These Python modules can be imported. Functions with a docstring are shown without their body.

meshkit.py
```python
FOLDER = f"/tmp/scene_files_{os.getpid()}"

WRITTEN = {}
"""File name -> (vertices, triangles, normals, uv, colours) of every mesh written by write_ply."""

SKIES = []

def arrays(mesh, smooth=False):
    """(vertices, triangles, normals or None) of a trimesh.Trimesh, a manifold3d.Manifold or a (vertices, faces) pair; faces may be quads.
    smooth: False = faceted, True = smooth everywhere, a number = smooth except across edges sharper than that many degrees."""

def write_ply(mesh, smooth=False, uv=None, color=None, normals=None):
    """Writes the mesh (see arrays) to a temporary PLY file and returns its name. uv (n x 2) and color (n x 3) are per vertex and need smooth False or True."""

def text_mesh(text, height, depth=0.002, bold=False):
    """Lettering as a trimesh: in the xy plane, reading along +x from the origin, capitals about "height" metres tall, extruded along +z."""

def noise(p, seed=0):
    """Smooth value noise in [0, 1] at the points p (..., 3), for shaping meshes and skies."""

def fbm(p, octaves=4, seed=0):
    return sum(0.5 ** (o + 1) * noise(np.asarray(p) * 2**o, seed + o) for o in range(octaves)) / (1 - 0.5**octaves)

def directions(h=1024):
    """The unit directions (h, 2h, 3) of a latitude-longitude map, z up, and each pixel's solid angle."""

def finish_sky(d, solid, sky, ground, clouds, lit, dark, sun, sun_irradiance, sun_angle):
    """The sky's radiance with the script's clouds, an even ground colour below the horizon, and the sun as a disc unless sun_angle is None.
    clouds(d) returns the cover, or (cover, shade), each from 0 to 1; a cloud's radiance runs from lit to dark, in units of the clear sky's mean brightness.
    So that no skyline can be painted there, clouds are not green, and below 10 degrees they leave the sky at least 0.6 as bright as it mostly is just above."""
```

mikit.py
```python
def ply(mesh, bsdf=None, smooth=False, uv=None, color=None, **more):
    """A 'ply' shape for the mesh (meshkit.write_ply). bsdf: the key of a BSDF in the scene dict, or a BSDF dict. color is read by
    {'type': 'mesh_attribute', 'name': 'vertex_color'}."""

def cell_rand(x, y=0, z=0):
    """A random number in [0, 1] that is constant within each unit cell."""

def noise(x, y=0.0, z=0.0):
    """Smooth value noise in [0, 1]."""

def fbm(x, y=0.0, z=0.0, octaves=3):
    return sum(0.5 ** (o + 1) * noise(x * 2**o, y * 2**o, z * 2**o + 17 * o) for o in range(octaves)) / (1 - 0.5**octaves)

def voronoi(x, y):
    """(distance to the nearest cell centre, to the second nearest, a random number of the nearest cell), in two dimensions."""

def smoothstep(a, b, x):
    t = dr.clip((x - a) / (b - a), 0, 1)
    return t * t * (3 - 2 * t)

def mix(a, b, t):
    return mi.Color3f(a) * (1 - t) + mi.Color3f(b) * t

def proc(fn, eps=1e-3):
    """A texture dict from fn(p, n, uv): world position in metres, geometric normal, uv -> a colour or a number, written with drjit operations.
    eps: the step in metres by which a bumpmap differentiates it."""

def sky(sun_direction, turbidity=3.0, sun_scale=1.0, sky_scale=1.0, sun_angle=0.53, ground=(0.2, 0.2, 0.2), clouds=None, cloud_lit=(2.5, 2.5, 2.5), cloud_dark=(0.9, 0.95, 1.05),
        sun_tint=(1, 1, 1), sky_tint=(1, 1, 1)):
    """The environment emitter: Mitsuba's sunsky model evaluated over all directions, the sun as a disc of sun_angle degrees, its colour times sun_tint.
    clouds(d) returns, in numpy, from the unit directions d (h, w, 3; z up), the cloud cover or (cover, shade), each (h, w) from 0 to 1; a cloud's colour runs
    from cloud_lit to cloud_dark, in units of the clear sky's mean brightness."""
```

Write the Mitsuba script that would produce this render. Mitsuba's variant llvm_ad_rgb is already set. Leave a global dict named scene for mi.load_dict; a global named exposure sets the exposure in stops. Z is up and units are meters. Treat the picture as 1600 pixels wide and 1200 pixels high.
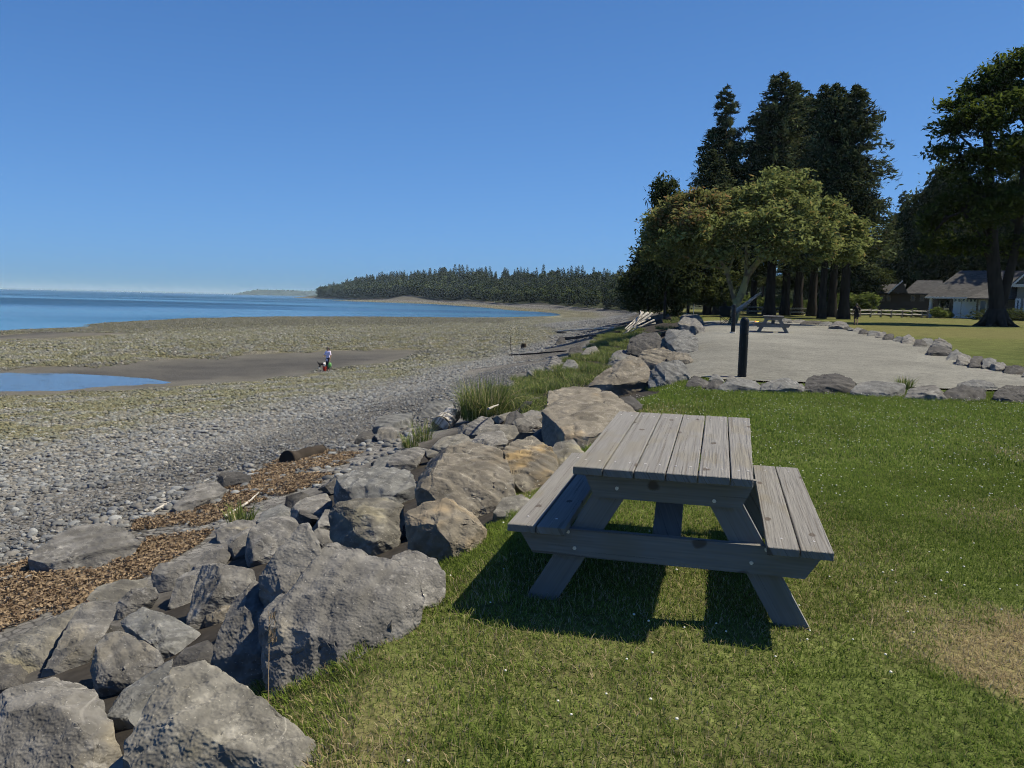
import math, random
import numpy as np
import trimesh, shapely
import manifold3d as m3
import drjit as dr
import mitsuba as mi
import mikit, meshkit
from mikit import noise, fbm, voronoi, smoothstep, mix, proc, ply
from scipy.interpolate import LinearNDInterpolator, RegularGridInterpolator
from scipy.ndimage import gaussian_filter

T = mi.ScalarTransform4f
scene, labels = {}, {}
exposure = 1.35

# ------------------------------------------------------------------ camera, sky
FPX, PITCH, ROLL, EYE = 1279.0, 0.1020, math.atan(0.0229), 1.516   # focal length in pixels of a 1600 x 1200 picture
fw = np.array([0, math.cos(PITCH), -math.sin(PITCH)])
up0 = np.array([0, math.sin(PITCH), math.cos(PITCH)])
rt0 = np.array([1.0, 0, 0])
cr, sr = math.cos(ROLL), math.sin(ROLL)
RT, UP = cr * rt0 + sr * up0, -sr * rt0 + cr * up0
CAM = np.array([0, 0, EYE])
scene['camera'] = {'type': 'perspective', 'fov_axis': 'x', 'fov': math.degrees(2 * math.atan(800 / FPX)), 'near_clip': 0.05, 'far_clip': 90000.0,
                   'to_world': T().look_at(origin=CAM.tolist(), target=(CAM + fw).tolist(), up=UP.tolist())}
SUN_AZ, SUN_EL = math.radians(10), math.radians(56)
SUN = [math.cos(SUN_EL) * math.cos(SUN_AZ), math.cos(SUN_EL) * math.sin(SUN_AZ), math.sin(SUN_EL)]
scene['sky'] = mikit.sky(SUN, turbidity=2.6, ground=(0.12, 0.13, 0.12), sky_tint=(.62, .96, 1.34), sun_tint=(.95, 1.0, 1.01), sun_scale=2.0)


def ray(px, py):
    return fw + (px - 800) / FPX * RT - (py - 600) / FPX * UP


def at_y(px, py, y):
    r = ray(px, py)
    return CAM + r * (y / r[1])


def at_z(px, py, z):
    r = ray(px, py)
    return CAM + r * ((z - EYE) / r[2])


# ------------------------------------------------------------------ naming helpers
def numbered(name):
    if not any(k == name or k.startswith(name + '__') for k in taken):
        taken.add(name)
        return name
    n = 1
    while f'{name}_{n:03d}' in taken:
        n += 1
    taken.add(f'{name}_{n:03d}')
    return f'{name}_{n:03d}'


taken = set()


def thing(name, label=None, cat=None, group=None, kind=None):
    key = numbered(name)
    d = {}
    if label: d['label'] = label
    if cat: d['category'] = cat
    if group: d['group'] = group
    if kind: d['kind'] = kind
    labels[key] = d
    return key


def part(parent, name, shape, label=None):
    key = numbered(parent + '__' + name)
    scene[key] = shape
    if label: labels[key] = {'label': label}
    return key


def single(name, shape, label=None, cat=None, group=None, kind=None):
    key = thing(name, label, cat, group, kind)
    scene[key] = shape
    return key


# ------------------------------------------------------------------ mesh helpers
def tm(man):
    m = man.to_mesh()
    return trimesh.Trimesh(m.vert_properties[:, :3], m.tri_verts, process=False)


def hull(pts):
    return m3.Manifold.hull_points(np.ascontiguousarray(np.asarray(pts, float)))


def cat_(ms):
    return trimesh.util.concatenate(ms)


def bevel_box(sx, sy, sz, b=0.004):
    h = np.array([sx, sy, sz]) / 2
    pts = []
    for s in np.ndindex(2, 2, 2):
        c = np.array(s) * 2 - 1
        for k in range(3):
            e = np.full(3, b); e[k] = 0
            pts.append(c * (h - e))
    return tm(hull(pts))


def boxm(x0, x1, y0, y1, z0, z1, b=0.0):
    m = bevel_box(x1 - x0, y1 - y0, z1 - z0, b) if b else trimesh.creation.box((x1 - x0, y1 - y0, z1 - z0))
    m.apply_translation([(x0 + x1) / 2, (y0 + y1) / 2, (z0 + z1) / 2])
    return m


def tube(points, radii, n=8, cap=True):
    P, R = np.asarray(points, float), np.asarray(radii, float) * np.ones(len(points))
    t = np.gradient(P, axis=0)
    t /= np.linalg.norm(t, axis=1, keepdims=True) + 1e-12
    ref = np.array([0, 0, 1.0]) if abs(t[:, 2]).mean() < 0.8 else np.array([1.0, 0, 0])
    a = np.cross(t, ref); a /= np.linalg.norm(a, axis=1, keepdims=True) + 1e-12
    b = np.cross(t, a)
    th = np.arange(n) * 2 * np.pi / n
    V = (P[:, None] + R[:, None, None] * (np.cos(th)[None, :, None] * a[:, None] + np.sin(th)[None, :, None] * b[:, None])).reshape(-1, 3)
    F = []
    for i in range(len(P) - 1):
        for j in range(n):
            k = (j + 1) % n
            F += [[i * n + j, i * n + k, (i + 1) * n + k], [i * n + j, (i + 1) * n + k, (i + 1) * n + j]]
    V = np.vstack([V, P[0], P[-1]])
    e = len(P) - 1
    if cap:
        for j in range(n):
            k = (j + 1) % n
            F += [[len(V) - 2, k, j], [len(V) - 1, e * n + j, e * n + k]]
    return trimesh.Trimesh(V, F, process=False)


def lathe(profile, n=24):
    return trimesh.creation.revolve(np.asarray(profile, float), sections=n)


def moved(m, loc=(0, 0, 0), rz=0.0):
    m = m.copy()
    c, s = math.cos(rz), math.sin(rz)
    m.vertices = m.vertices @ np.array([[c, -s, 0], [s, c, 0], [0, 0, 1]]).T + np.asarray(loc)
    return m


def cards(C, A, B, rnd, uv1=None):
    """quads round the centres C with half axes A and B; uv.x random per quad, uv.y given"""
    n = len(C)
    V = np.stack([C - A - B * .5, C - A * .1 - B, C + A, C - A * .1 + B], 1).reshape(-1, 3)
    i = np.arange(n)[:, None] * 4
    F = np.vstack([i + [0, 1, 2], i + [0, 2, 3]])
    uv = np.stack([np.repeat(rnd, 4), np.repeat(uv1 if uv1 is not None else rnd, 4)], 1)
    return (V, F), uv


def unit(v):
    return v / (np.linalg.norm(v, axis=-1, keepdims=True) + 1e-12)


# ------------------------------------------------------------------ materials
def P_(base, rough=0.8, spec=0.3, **k):
    return {'type': 'twosided', 'b': {'type': 'principled', 'base_color': base if isinstance(base, dict) else {'type': 'rgb', 'value': list(base)}, 'roughness': rough, 'specular': spec, **k}}


def bump(b, fn, scale=1.0, eps=2e-3):
    inner = b['b'] if b['type'] == 'twosided' else b
    return {'type': 'twosided', 'b': {'type': 'bumpmap', 'arbitrary': proc(fn, eps), 'scale': scale, 'bsdf': inner}}


def rock_fn(base, tint, lichen, tint_at, dark=0.35):
    base, tint, lichen = mi.Color3f(base), mi.Color3f(tint), mi.Color3f(lichen)

    def f(p, n, uv):
        a = fbm(p.x * 1.7, p.y * 1.7, p.z * 1.7, 4)
        b = fbm(p.x * 9 + 3, p.y * 9, p.z * 9, 3)
        c = fbm(p.x * 46, p.y * 46 + 5, p.z * 46, 3)
        col = base * (0.62 + 0.5 * b + 0.28 * (c - .5))
        col = mix(col, tint * (0.65 + 0.7 * b), smoothstep(tint_at, tint_at + .22, a + .35 * (b - .5)))
        g = noise(p.x * 5.5 + 31, p.y * 5.5, p.z * 5.5)
        col = mix(col, base * dark, smoothstep(.62, .8, g) * .55)
        l = fbm(p.x * 34 + 9, p.y * 34, p.z * 34 + 2, 4)
        col = mix(col, lichen, smoothstep(.5, .85, l) * smoothstep(.42, .65, fbm(p.x * 2.3, p.y * 2.3 + 8, p.z * 2.3, 2)) * .6)
        m_ = fbm(p.x * 14 + 2, p.y * 14, p.z * 14, 4)
        col = col * (.50 + 1.0 * m_)
        s = noise(p.x * 130, p.y * 130, p.z * 130)
        v1 = dr.abs(fbm(p.x * 1.9 + 40, p.y * 1.9, p.z * 2.6 + 3, 4) - .5)
        col = mix(col, lichen * 1.15, smoothstep(.009, .001, v1 + .012 * (b - .5)) * smoothstep(.55, .68, noise(p.x * 1.3, p.y * 1.3 + 60, p.z * 1.3)) * .4)
        st = fbm(p.x * 3.2 + 70, p.y * 3.2, p.z * .9, 3)
        col = mix(col, base * .5, smoothstep(.56, .70, st) * .55)
        return mix(col, lichen * 1.1, smoothstep(.86, .93, s) * .6)
    return f


def rock_bump(p, n, uv):
    return .012 * fbm(p.x * 6, p.y * 6, p.z * 6, 3) + .014 * fbm(p.x * 28, p.y * 28, p.z * 28, 3) + .006 * noise(p.x * 120, p.y * 120, p.z * 120)


ROCKS = {'grey': ((.142, .142, .138), (.150, .140, .114), (.30, .30, .29), .62),
         'blue': ((.128, .134, .135), (.140, .138, .126), (.26, .265, .26), .66),
         'tan': ((.158, .146, .122), (.185, .150, .100), (.27, .262, .235), .56),
         'orange': ((.155, .145, .122), (.21, .155, .078), (.29, .27, .22), .48),
         'olive': ((.142, .140, .127), (.175, .162, .112), (.29, .285, .255), .60),
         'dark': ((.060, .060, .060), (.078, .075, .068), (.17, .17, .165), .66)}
for k, v in ROCKS.items():
    scene['m_rock_' + k] = bump(P_(proc(rock_fn(*v)), .85, .25), rock_bump, 1.0, 4e-3)


def zone(p):
    """(fine gravel, pale cobble, algae, wet sand) weights of the beach from its height above the tide"""
    z = p.z + .18 * (fbm(p.x * .35, p.y * .22, 0, 3) - .5)
    return z


def beach_col(p, r):
    z = zone(p)
    g = fbm(p.x * .9, p.y * .9, 3, 3)
    fine = mi.Color3f(.142, .141, .135)
    pale = mi.Color3f(.190, .188, .176)
    algae = mi.Color3f(.155, .150, .088)
    soil = mix(mi.Color3f(.030, .027, .023), mi.Color3f(.07, .066, .054), smoothstep(70, 110, p.y))
    c = mix(soil, fine, smoothstep(-.95, -1.2, z))
    c = mix(c, pale, smoothstep(-1.9, -2.3, z))
    al = smoothstep(-2.55, -3.05, z) * (.35 + .65 * smoothstep(.36, .6, g))
    c = mix(c, algae, al)
    return c


def beach_fn(p, n, uv):
    c = beach_col(p, 0)
    d1, d2, r = voronoi(p.x * 9, p.y * 9)
    e1, e2, r2 = voronoi(p.x * 3.4, p.y * 3.4)
    far = smoothstep(20, 60, p.y)
    dd, rr = dr.lerp(d2 - d1, e2 - e1, far), dr.lerp(r, r2, far)
    up_ = smoothstep(-1.25, -1.1, p.z)
    c = c * dr.lerp((.45 + .75 * rr) * (.35 + .65 * smoothstep(.02, .22, dd)), .4 + .9 * fbm(p.x * 14, p.y * 14, p.z * 14, 3), up_)
    sand = smoothstep(-3.47, -3.53, p.z) * smoothstep(-3.72, -3.66, p.z) * smoothstep(110, 95, p.y)
    w = mix(mi.Color3f(.040, .040, .039), mi.Color3f(.064, .063, .057), smoothstep(-3.60, -3.54, p.z + .03 * fbm(p.x * .3, p.y * .3, 0, 2))) * (.75 + .5 * fbm(p.x * .5, p.y * .5, 0, 4)) * (.85 + .3 * noise(p.x * 14, p.y * 14))
    c = mix(c, w, sand)
    return c


def beach_rough(p, n, uv):
    return .9 - .0 * p.z


def beach_bump(p, n, uv):
    d1, d2, r = voronoi(p.x * 9, p.y * 9)
    sand = smoothstep(-3.47, -3.53, p.z) * smoothstep(-3.72, -3.66, p.z)
    sand = dr.maximum(sand, smoothstep(-1.42, -1.28, p.z))
    return (.03 * smoothstep(0, .3, d2 - d1) + .02 * fbm(p.x * 22, p.y * 22, 0, 2)) * (1 - sand) + .006 * fbm(p.x * 5, p.y * 5, 0, 3)


scene['m_beach'] = bump(P_(proc(beach_fn), .85, .2), beach_bump, 1.0, 8e-3)


def stone_fn(p, n, uv):
    c = beach_col(p, uv.x)
    r = uv.x
    c = c * (.68 + .55 * r * r) * (.85 + .3 * noise(p.x * 30, p.y * 30, p.z * 30))
    c = mix(c, mi.Color3f(.27, .265, .245), smoothstep(.90, .97, r) * .8)
    c = mix(c, c * mi.Color3f(.8, .95, 1.15), smoothstep(.35, .30, dr.abs(uv.y - .3)) * .5)
    wet = smoothstep(-3.38, -3.5, p.z)
    return c * (1 - .35 * wet)


scene['m_stone'] = P_(proc(stone_fn), .75, .3)


def lawn_dry(p):
    big = fbm(p.x * .55 + 4, p.y * .38, 2, 3)
    near = smoothstep(1.2, .45, dr.sqrt(dr.square((p.x - 2.25) / .62) + dr.square((p.y - 3.55) / .50)) + 1.3 * (fbm(p.x * 2.2, p.y * 2.2, 1, 3) - .5))
    edge = 0.
    edge = smoothstep(.35, .0, dr.abs(p.x - (p.y * .16 - .95))) * smoothstep(3.6, 2.4, p.y) * .4
    return dr.clip(smoothstep(.56, .74, big) * .22 + near * .85 + edge + .02, 0, 1)


def lawn_fn(p, n, uv):
    far = smoothstep(16, 40, p.y)
    g = mix(mi.Color3f(.060, .080, .022), mi.Color3f(.096, .106, .034), far)
    g = g * (.55 + .9 * fbm(p.x * 3, p.y * 3, 0, 4)) * (.7 + .6 * noise(p.x * 40, p.y * 40))
    d = mix(mi.Color3f(.19, .15, .085), mi.Color3f(.12, .11, .05), far)
    strip = smoothstep(.45, .65, fbm(p.x * .05, p.y * .16, 5, 3))
    c = mix(g, d, lawn_dry(p) * (1 - far) * .65 + far * .5 * strip)
    return mix(c, mi.Color3f(.03, .036, .02) * (.6 + .8 * noise(p.x * .3, p.y * .3)), smoothstep(140, 200, p.y))


def lawn_bump(p, n, uv):
    return .03 * fbm(p.x * 25, p.y * 25, 0, 3) + .05 * fbm(p.x * 5, p.y * 5, 0, 2)


scene['m_lawn'] = bump(P_(proc(lawn_fn), .95, .1), lawn_bump, 1.0, 5e-3)


def blade_fn(p, n, uv):
    r = uv.x
    t = fbm(p.x * 1.3, p.y * 1.3, 0, 3)
    g = mix(mi.Color3f(.092, .150, .024), mi.Color3f(.20, .262, .066), r)
    g = g * (.7 + .6 * t)
    dry = mix(mi.Color3f(.34, .27, .15), mi.Color3f(.46, .40, .26), r)
    k = dr.clip(lawn_dry(p) * 1.0 + .04, 0, 1)
    return mix(g, dry, smoothstep(-.03, .03, k - .05 - .95 * uv.y))


def cell_mix(v):
    return .12 + .85 * v


scene['m_blade'] = {'type': 'principledthin', 'base_color': proc(blade_fn), 'roughness': .55, 'diff_trans': .7, 'spec_trans': 0.0, 'eta': 1.3}


def gravel_fn(p, n, uv):
    a = fbm(p.x * .45, p.y * .3, 0, 4)
    b = noise(p.x * 26, p.y * 26)
    c = noise(p.x * 9, p.y * 9, 4)
    return mi.Color3f(.160, .162, .146) * (.55 + .5 * a + .25 * fbm(p.x * 1.7, p.y * 1.4, 5, 3)) * (.72 + .36 * b + .22 * c)


def gravel_bump(p, n, uv):
    return .02 * noise(p.x * 25, p.y * 25) + .03 * fbm(p.x * 5, p.y * 5, 0, 3)


scene['m_gravel'] = bump(P_(proc(gravel_fn), .9, .2), gravel_bump, 1.0, 6e-3)


def wood_fn(p, n, uv):
    # uv.x along the board in metres, uv.y across
    g = fbm(uv.x * 1.6, uv.y * 60, 1, 3)
    f = fbm(uv.x * 6, uv.y * 260, 7, 2)
    k1, k2, kr = voronoi(uv.x * 2.6, uv.y * 5.5)
    k = smoothstep(.11, .05, dr.sqrt(dr.square(k1)) + .06 * (noise(uv.x * 30, uv.y * 60) - .5)) * smoothstep(.5, .6, kr)
    b = fbm(uv.x * 3, uv.y * 9, 4, 3)
    c = mix(mi.Color3f(.136, .136, .133), mi.Color3f(.166, .166, .164), g) * (.80 + .36 * f)
    c = mix(c, mi.Color3f(.14, .13, .10), smoothstep(.55, .75, b) * .5)
    c = mix(c, mi.Color3f(.06, .05, .04), smoothstep(.70, .78, fbm(uv.x * 1.1, uv.y * 150, 12, 2)) * .5)
    return mix(c, mi.Color3f(.055, .045, .038), k * .85)


def wood_bump(p, n, uv):
    return .004 * fbm(uv.x * 5, uv.y * 200, 7, 2) + .003 * fbm(uv.x * 1.6, uv.y * 60, 1, 2)


scene['m_wood'] = bump(P_(proc(wood_fn), .75, .25), wood_bump, 1.0, 1e-3)
scene['m_steel'] = P_((.52, .51, .50), .4, .6, metallic=.3)


def drift_fn(p, n, uv):
    g = fbm(uv.x * 4, uv.y * 30, 0, 3)
    return mix(mi.Color3f(.20, .19, .17), mi.Color3f(.45, .44, .41), smoothstep(.3, .65, g)) * (.7 + .5 * noise(p.x * 12, p.y * 12, p.z * 12))


scene['m_driftwood'] = P_(proc(drift_fn), .85, .2)


def bark_fn(p, n, uv):
    g = fbm(p.x * 7, p.y * 7, p.z * 1.4, 3)
    return mix(mi.Color3f(.018, .015, .013), mi.Color3f(.050, .043, .037), g)


scene['m_bark'] = P_(proc(bark_fn), .95, .1)


def arb_bark_fn(p, n, uv):
    g = fbm(p.x * 3, p.y * 3, p.z * 2, 3)
    return mix(mi.Color3f(.12, .10, .07), mi.Color3f(.24, .24, .12), smoothstep(.4, .6, g))


scene['m_moss_bark'] = P_(proc(arb_bark_fn), .9, .1)


def leaf(name, c0, c1, c2, rough=.5, dt=.7, at=.9):
    c0, c1, c2 = mi.Color3f(c0), mi.Color3f(c1), mi.Color3f(c2)

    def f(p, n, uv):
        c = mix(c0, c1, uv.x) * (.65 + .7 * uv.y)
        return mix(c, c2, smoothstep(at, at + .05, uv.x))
    scene[name] = {'type': 'principledthin', 'base_color': proc(f), 'roughness': rough, 'diff_trans': dt, 'spec_trans': 0.0, 'eta': 1.4}


leaf('m_needle', (.050, .068, .036), (.100, .125, .060), (.13, .125, .07), .6, .3, .93)
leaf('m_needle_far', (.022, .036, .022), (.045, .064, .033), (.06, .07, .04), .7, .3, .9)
leaf('m_leaf_far', (.036, .052, .024), (.072, .092, .040), (.09, .10, .045), .7, .5, .9)
leaf('m_leaf_arbutus', (.105, .130, .040), (.25, .29, .115), (.29, .22, .09), .28, .7, .93)
leaf('m_leaf_rusty', (.105, .120, .040), (.235, .24, .10), (.27, .175, .08), .28, .7, .75)
leaf('m_leaf_big', (.034, .052, .014), (.078, .108, .022), (.13, .17, .03), .45, .9, .9)
leaf('m_leaf_dark', (.032, .046, .018), (.075, .092, .034), (.11, .12, .04), .5, .5, .93)
leaf('m_shrub', (.075, .11, .028), (.15, .19, .05), (.22, .24, .08), .5, .7, .9)
leaf('m_dune', (.085, .125, .035), (.18, .22, .075), (.42, .38, .22), .5, .6, .86)


def chip_fn(p, n, uv):
    c = mix(mi.Color3f(.11, .078, .050), mi.Color3f(.31, .24, .16), uv.x)
    return mix(c, mi.Color3f(.09, .06, .04), smoothstep(.8, .9, uv.y))


scene['m_chip'] = P_(proc(chip_fn), .85, .2)
scene['m_flower'] = P_((.60, .60, .54), .8, .1)
scene['m_black_paint'] = P_((.006, .006, .006), .42, .3)
scene['m_concrete'] = P_((.34, .33, .31), .9, .2)


def sea_fn(p, n, uv):
    b = fbm(p.x * .004, p.y * .016, 0, 3)
    return mix(mi.Color3f(.010, .038, .070), mi.Color3f(.018, .060, .095), smoothstep(.35, .65, b))


def sea_rough(p, n, uv):
    b = fbm(p.x * .0035 + 7, p.y * .0125, 0, 4)
    return .16 + .24 * smoothstep(.35, .62, b)


def sea_bump(p, n, uv):
    return .02 * fbm(p.x * .25 + .1 * p.y, p.y * .5, 0, 2)


scene['m_sea'] = {'type': 'principled', 'base_color': proc(sea_fn), 'roughness': proc(sea_rough), 'specular': .36}
scene['m_pool'] = bump({'type': 'principled', 'base_color': {'type': 'rgb', 'value': [.035, .05, .065]}, 'roughness': .12, 'specular': .36}, lambda p, n, uv: .03 * fbm(p.x * 1.4, p.y * 2, 0, 2), 1.0, 2e-2)

# ------------------------------------------------------------------ ground heights
CREST = np.array([(-3, -1.6), (0, -.95), (2.3, -.85), (2.75, -.78), (3.25, -1.0), (3.85, -.68), (4.6, -.42), (5.7, -.1), (8.5, .85), (12, 1.95), (17.8, 3.9), (30, 7.0), (51, 11.5), (80, 15.5), (130, 23), (250, 36)])


def crest(y):
    return np.interp(y, CREST[:, 0], CREST[:, 1])


def lawn_z(y):
    s = .0188 * (np.asarray(y, float) - 4.64)
    return np.where(s > 0, .5 * np.tanh(s / .5), s)


ctl = []


def cp(x, y, z):
    ctl.append((x, y, z))


for y in (-3, -1, .5, 1.2, 2, 2.7, 3.6, 4.6, 5.7, 7, 8.5, 10, 12, 15, 17.8, 22, 26, 30, 40, 51, 65, 80, 100, 130, 180, 250):
    for o in (-.05, .25, 1, 2.5, 5, 9, 15, 25, 45, 80, 140, 250):
        if o > .8 or y < 140:
            cp(crest(y) + o * (1 + y / 40), y, float(lawn_z(y)) + (-.12 if o < 0 else 0))
for px, py in ((0, 1010), (150, 950), (300, 868), (420, 800), (520, 740), (610, 700), (700, 665), (760, 632), (820, 600), (900, 560), (950, 520), (975, 503)):
    cp(*at_z(px, py, -1.2))
for px, py in ((-250, 950), (0, 880), (150, 820), (300, 770), (430, 715), (560, 690), (640, 655), (700, 620), (760, 598), (820, 575), (900, 540), (950, 510), (968, 498)):
    cp(*at_z(px, py, -1.5))
for px, py, z in ((-300, 800, -2.4), (0, 760, -2.4), (150, 725, -2.4), (300, 690, -2.4), (450, 655, -2.4), (600, 620, -2.4), (700, 590, -2.4), (800, 560, -2.4), (860, 540, -2.35), (900, 530, -2.3), (955, 500, -2.2),
                  (-300, 700, -3), (0, 680, -3), (150, 662, -3), (300, 640, -3), (450, 615, -3), (600, 590, -3), (750, 560, -3), (830, 537, -3), (880, 520, -3), (950, 497, -2.9)):
    cp(*at_z(px, py, z))
NEAR_CH = ((-300, 634), (0, 617), (150, 612), (260, 604), (400, 595), (520, 580), (600, 567), (700, 549))
FAR_CH = ((-300, 590), (0, 578), (200, 566), (400, 554), (560, 548), (640, 546))
for px, py in NEAR_CH: cp(*at_z(px, py, -3.52))
for px, py in FAR_CH: cp(*at_z(px, py, -3.52))
for px, py in NEAR_CH[:-1]: cp(*at_z(px, py - 5, -3.60))
for px, py in FAR_CH[:-1]: cp(*at_z(px, py + 4, -3.60))
for px, py, z in ((-300, 560, -3.1), (0, 556, -3.15), (200, 545, -3.15), (400, 534, -3.15), (600, 526, -3.15), (720, 522, -3.15), (800, 511, -3.2), (880, 503, -3.1),
                  (-300, 540, -3.5), (0, 526, -3.6), (200, 509, -3.7), (400, 501, -3.75), (600, 499, -3.85), (750, 501, -3.8), (900, 492, -3.3)):
    cp(*at_z(px, py, z))
WATER = ((-300, 535), (-100, 520), (0, 514), (150, 503), (300, 496), (440, 493.5), (520, 493.5), (600, 494), (700, 495), (800, 495), (860, 494.5), (885, 492), (870, 488.5), (800, 485), (750, 480), (700, 476.5), (600, 472.5))
for px, py in WATER: cp(*at_z(px, py, -4.2))
for px, py in WATER[:10]: q = at_z(px, py - 3, -4.2); cp(q[0], q[1], -5.2)
for x, y in ((-330, 1500), (-160, 700), (-110, 400), (-250, 250), (-300, 900), (-20, 440), (-50, 560), (-110, 780)): cp(x, y, -7)
COAST = np.array([(36, 250), (45, 332), (32, 413), (0, 624), (-73, 930), (-190, 1220), (-420, 1750)])
for i, (x, y) in enumerate(COAST):
    cp(x, y, -2.0)
    if i:
        t = COAST[i] - COAST[i - 1]; nrm = np.array([t[1], -t[0]]) / np.linalg.norm(t); nrm *= np.sign(nrm[0] + 1e-9)
        for o, z in ((12, .5), (50, 6), (120, 13), (260, 20), (500, 22)): cp(x + nrm[0] * o, y + nrm[1] * o, z * (.5, .5, .75, 1.2, 1.65, 2.0, 2.1)[i])
cp(-560, 1900, -7); cp(-420, 2500, -6); cp(-250, 2200, 5)
for a in np.radians(np.arange(-180, 180, 15)):
    r = 4000
    x, y = r * math.sin(a), r * math.cos(a)
    cp(x, y, -10 if (x < 0 or abs(a) < .1) else 8)
for x, y, z in ((-4, -6, -1.6), (-9, -6, -2.4), (-20, -10, -3.2), (-40, -20, -4.2), (-80, -20, -6), (-6, 1, -1.5), (-12, 2, -2.5), (-25, 8, -3.2), (-40, 20, -3.6), (-60, 30, -3.4), (-90, 40, -4.2), (8, -8, -.2), (30, -20, -.2), (3, -8, -.2)):
    cp(x, y, z)
ctl = np.array(ctl)


def warp(x, y):
    r = np.hypot(x, y + 1.5)
    return np.stack([np.arctan2(x, y + 1.5) * 2.2, np.log(r + .8)], -1)


NT, NR = 560, 420
th = np.concatenate([np.linspace(-math.pi, -.85, 50)[:-1], np.linspace(-.85, .85, NT), np.linspace(.85, math.pi, 50)[1:]])
rr = np.exp(np.linspace(math.log(.9), math.log(3950), NR))
TH, RR = np.meshgrid(th, rr, indexing='ij')
GX, GY = RR * np.sin(TH), RR * np.cos(TH) - 1.5
li = LinearNDInterpolator(warp(ctl[:, 0], ctl[:, 1]), ctl[:, 2])
W_ = warp(GX, GY)
GZ = li(W_)
from scipy.interpolate import NearestNDInterpolator
ne = NearestNDInterpolator(warp(ctl[:, 0], ctl[:, 1]), ctl[:, 2])
bad = np.isnan(GZ)
GZ[bad] = ne(W_[bad])
GZ = gaussian_filter(GZ, (2.5, 2.0), mode='nearest')
pp = np.stack([GX, GY, GX * 0], -1)
GZ += np.where(GZ > -1.25, .02, .05) * (meshkit.fbm(pp * .8, 3, 5) - .5)
ground_i = RegularGridInterpolator((th, np.log(rr)), GZ, bounds_error=False, fill_value=None)


def gz(x, y):
    x, y = np.asarray(x, float), np.asarray(y, float)
    r = np.clip(np.hypot(x, y + 1.5), .91, 3940)
    return ground_i(np.stack([np.arctan2(x, y + 1.5), np.log(r)], -1))


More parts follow.
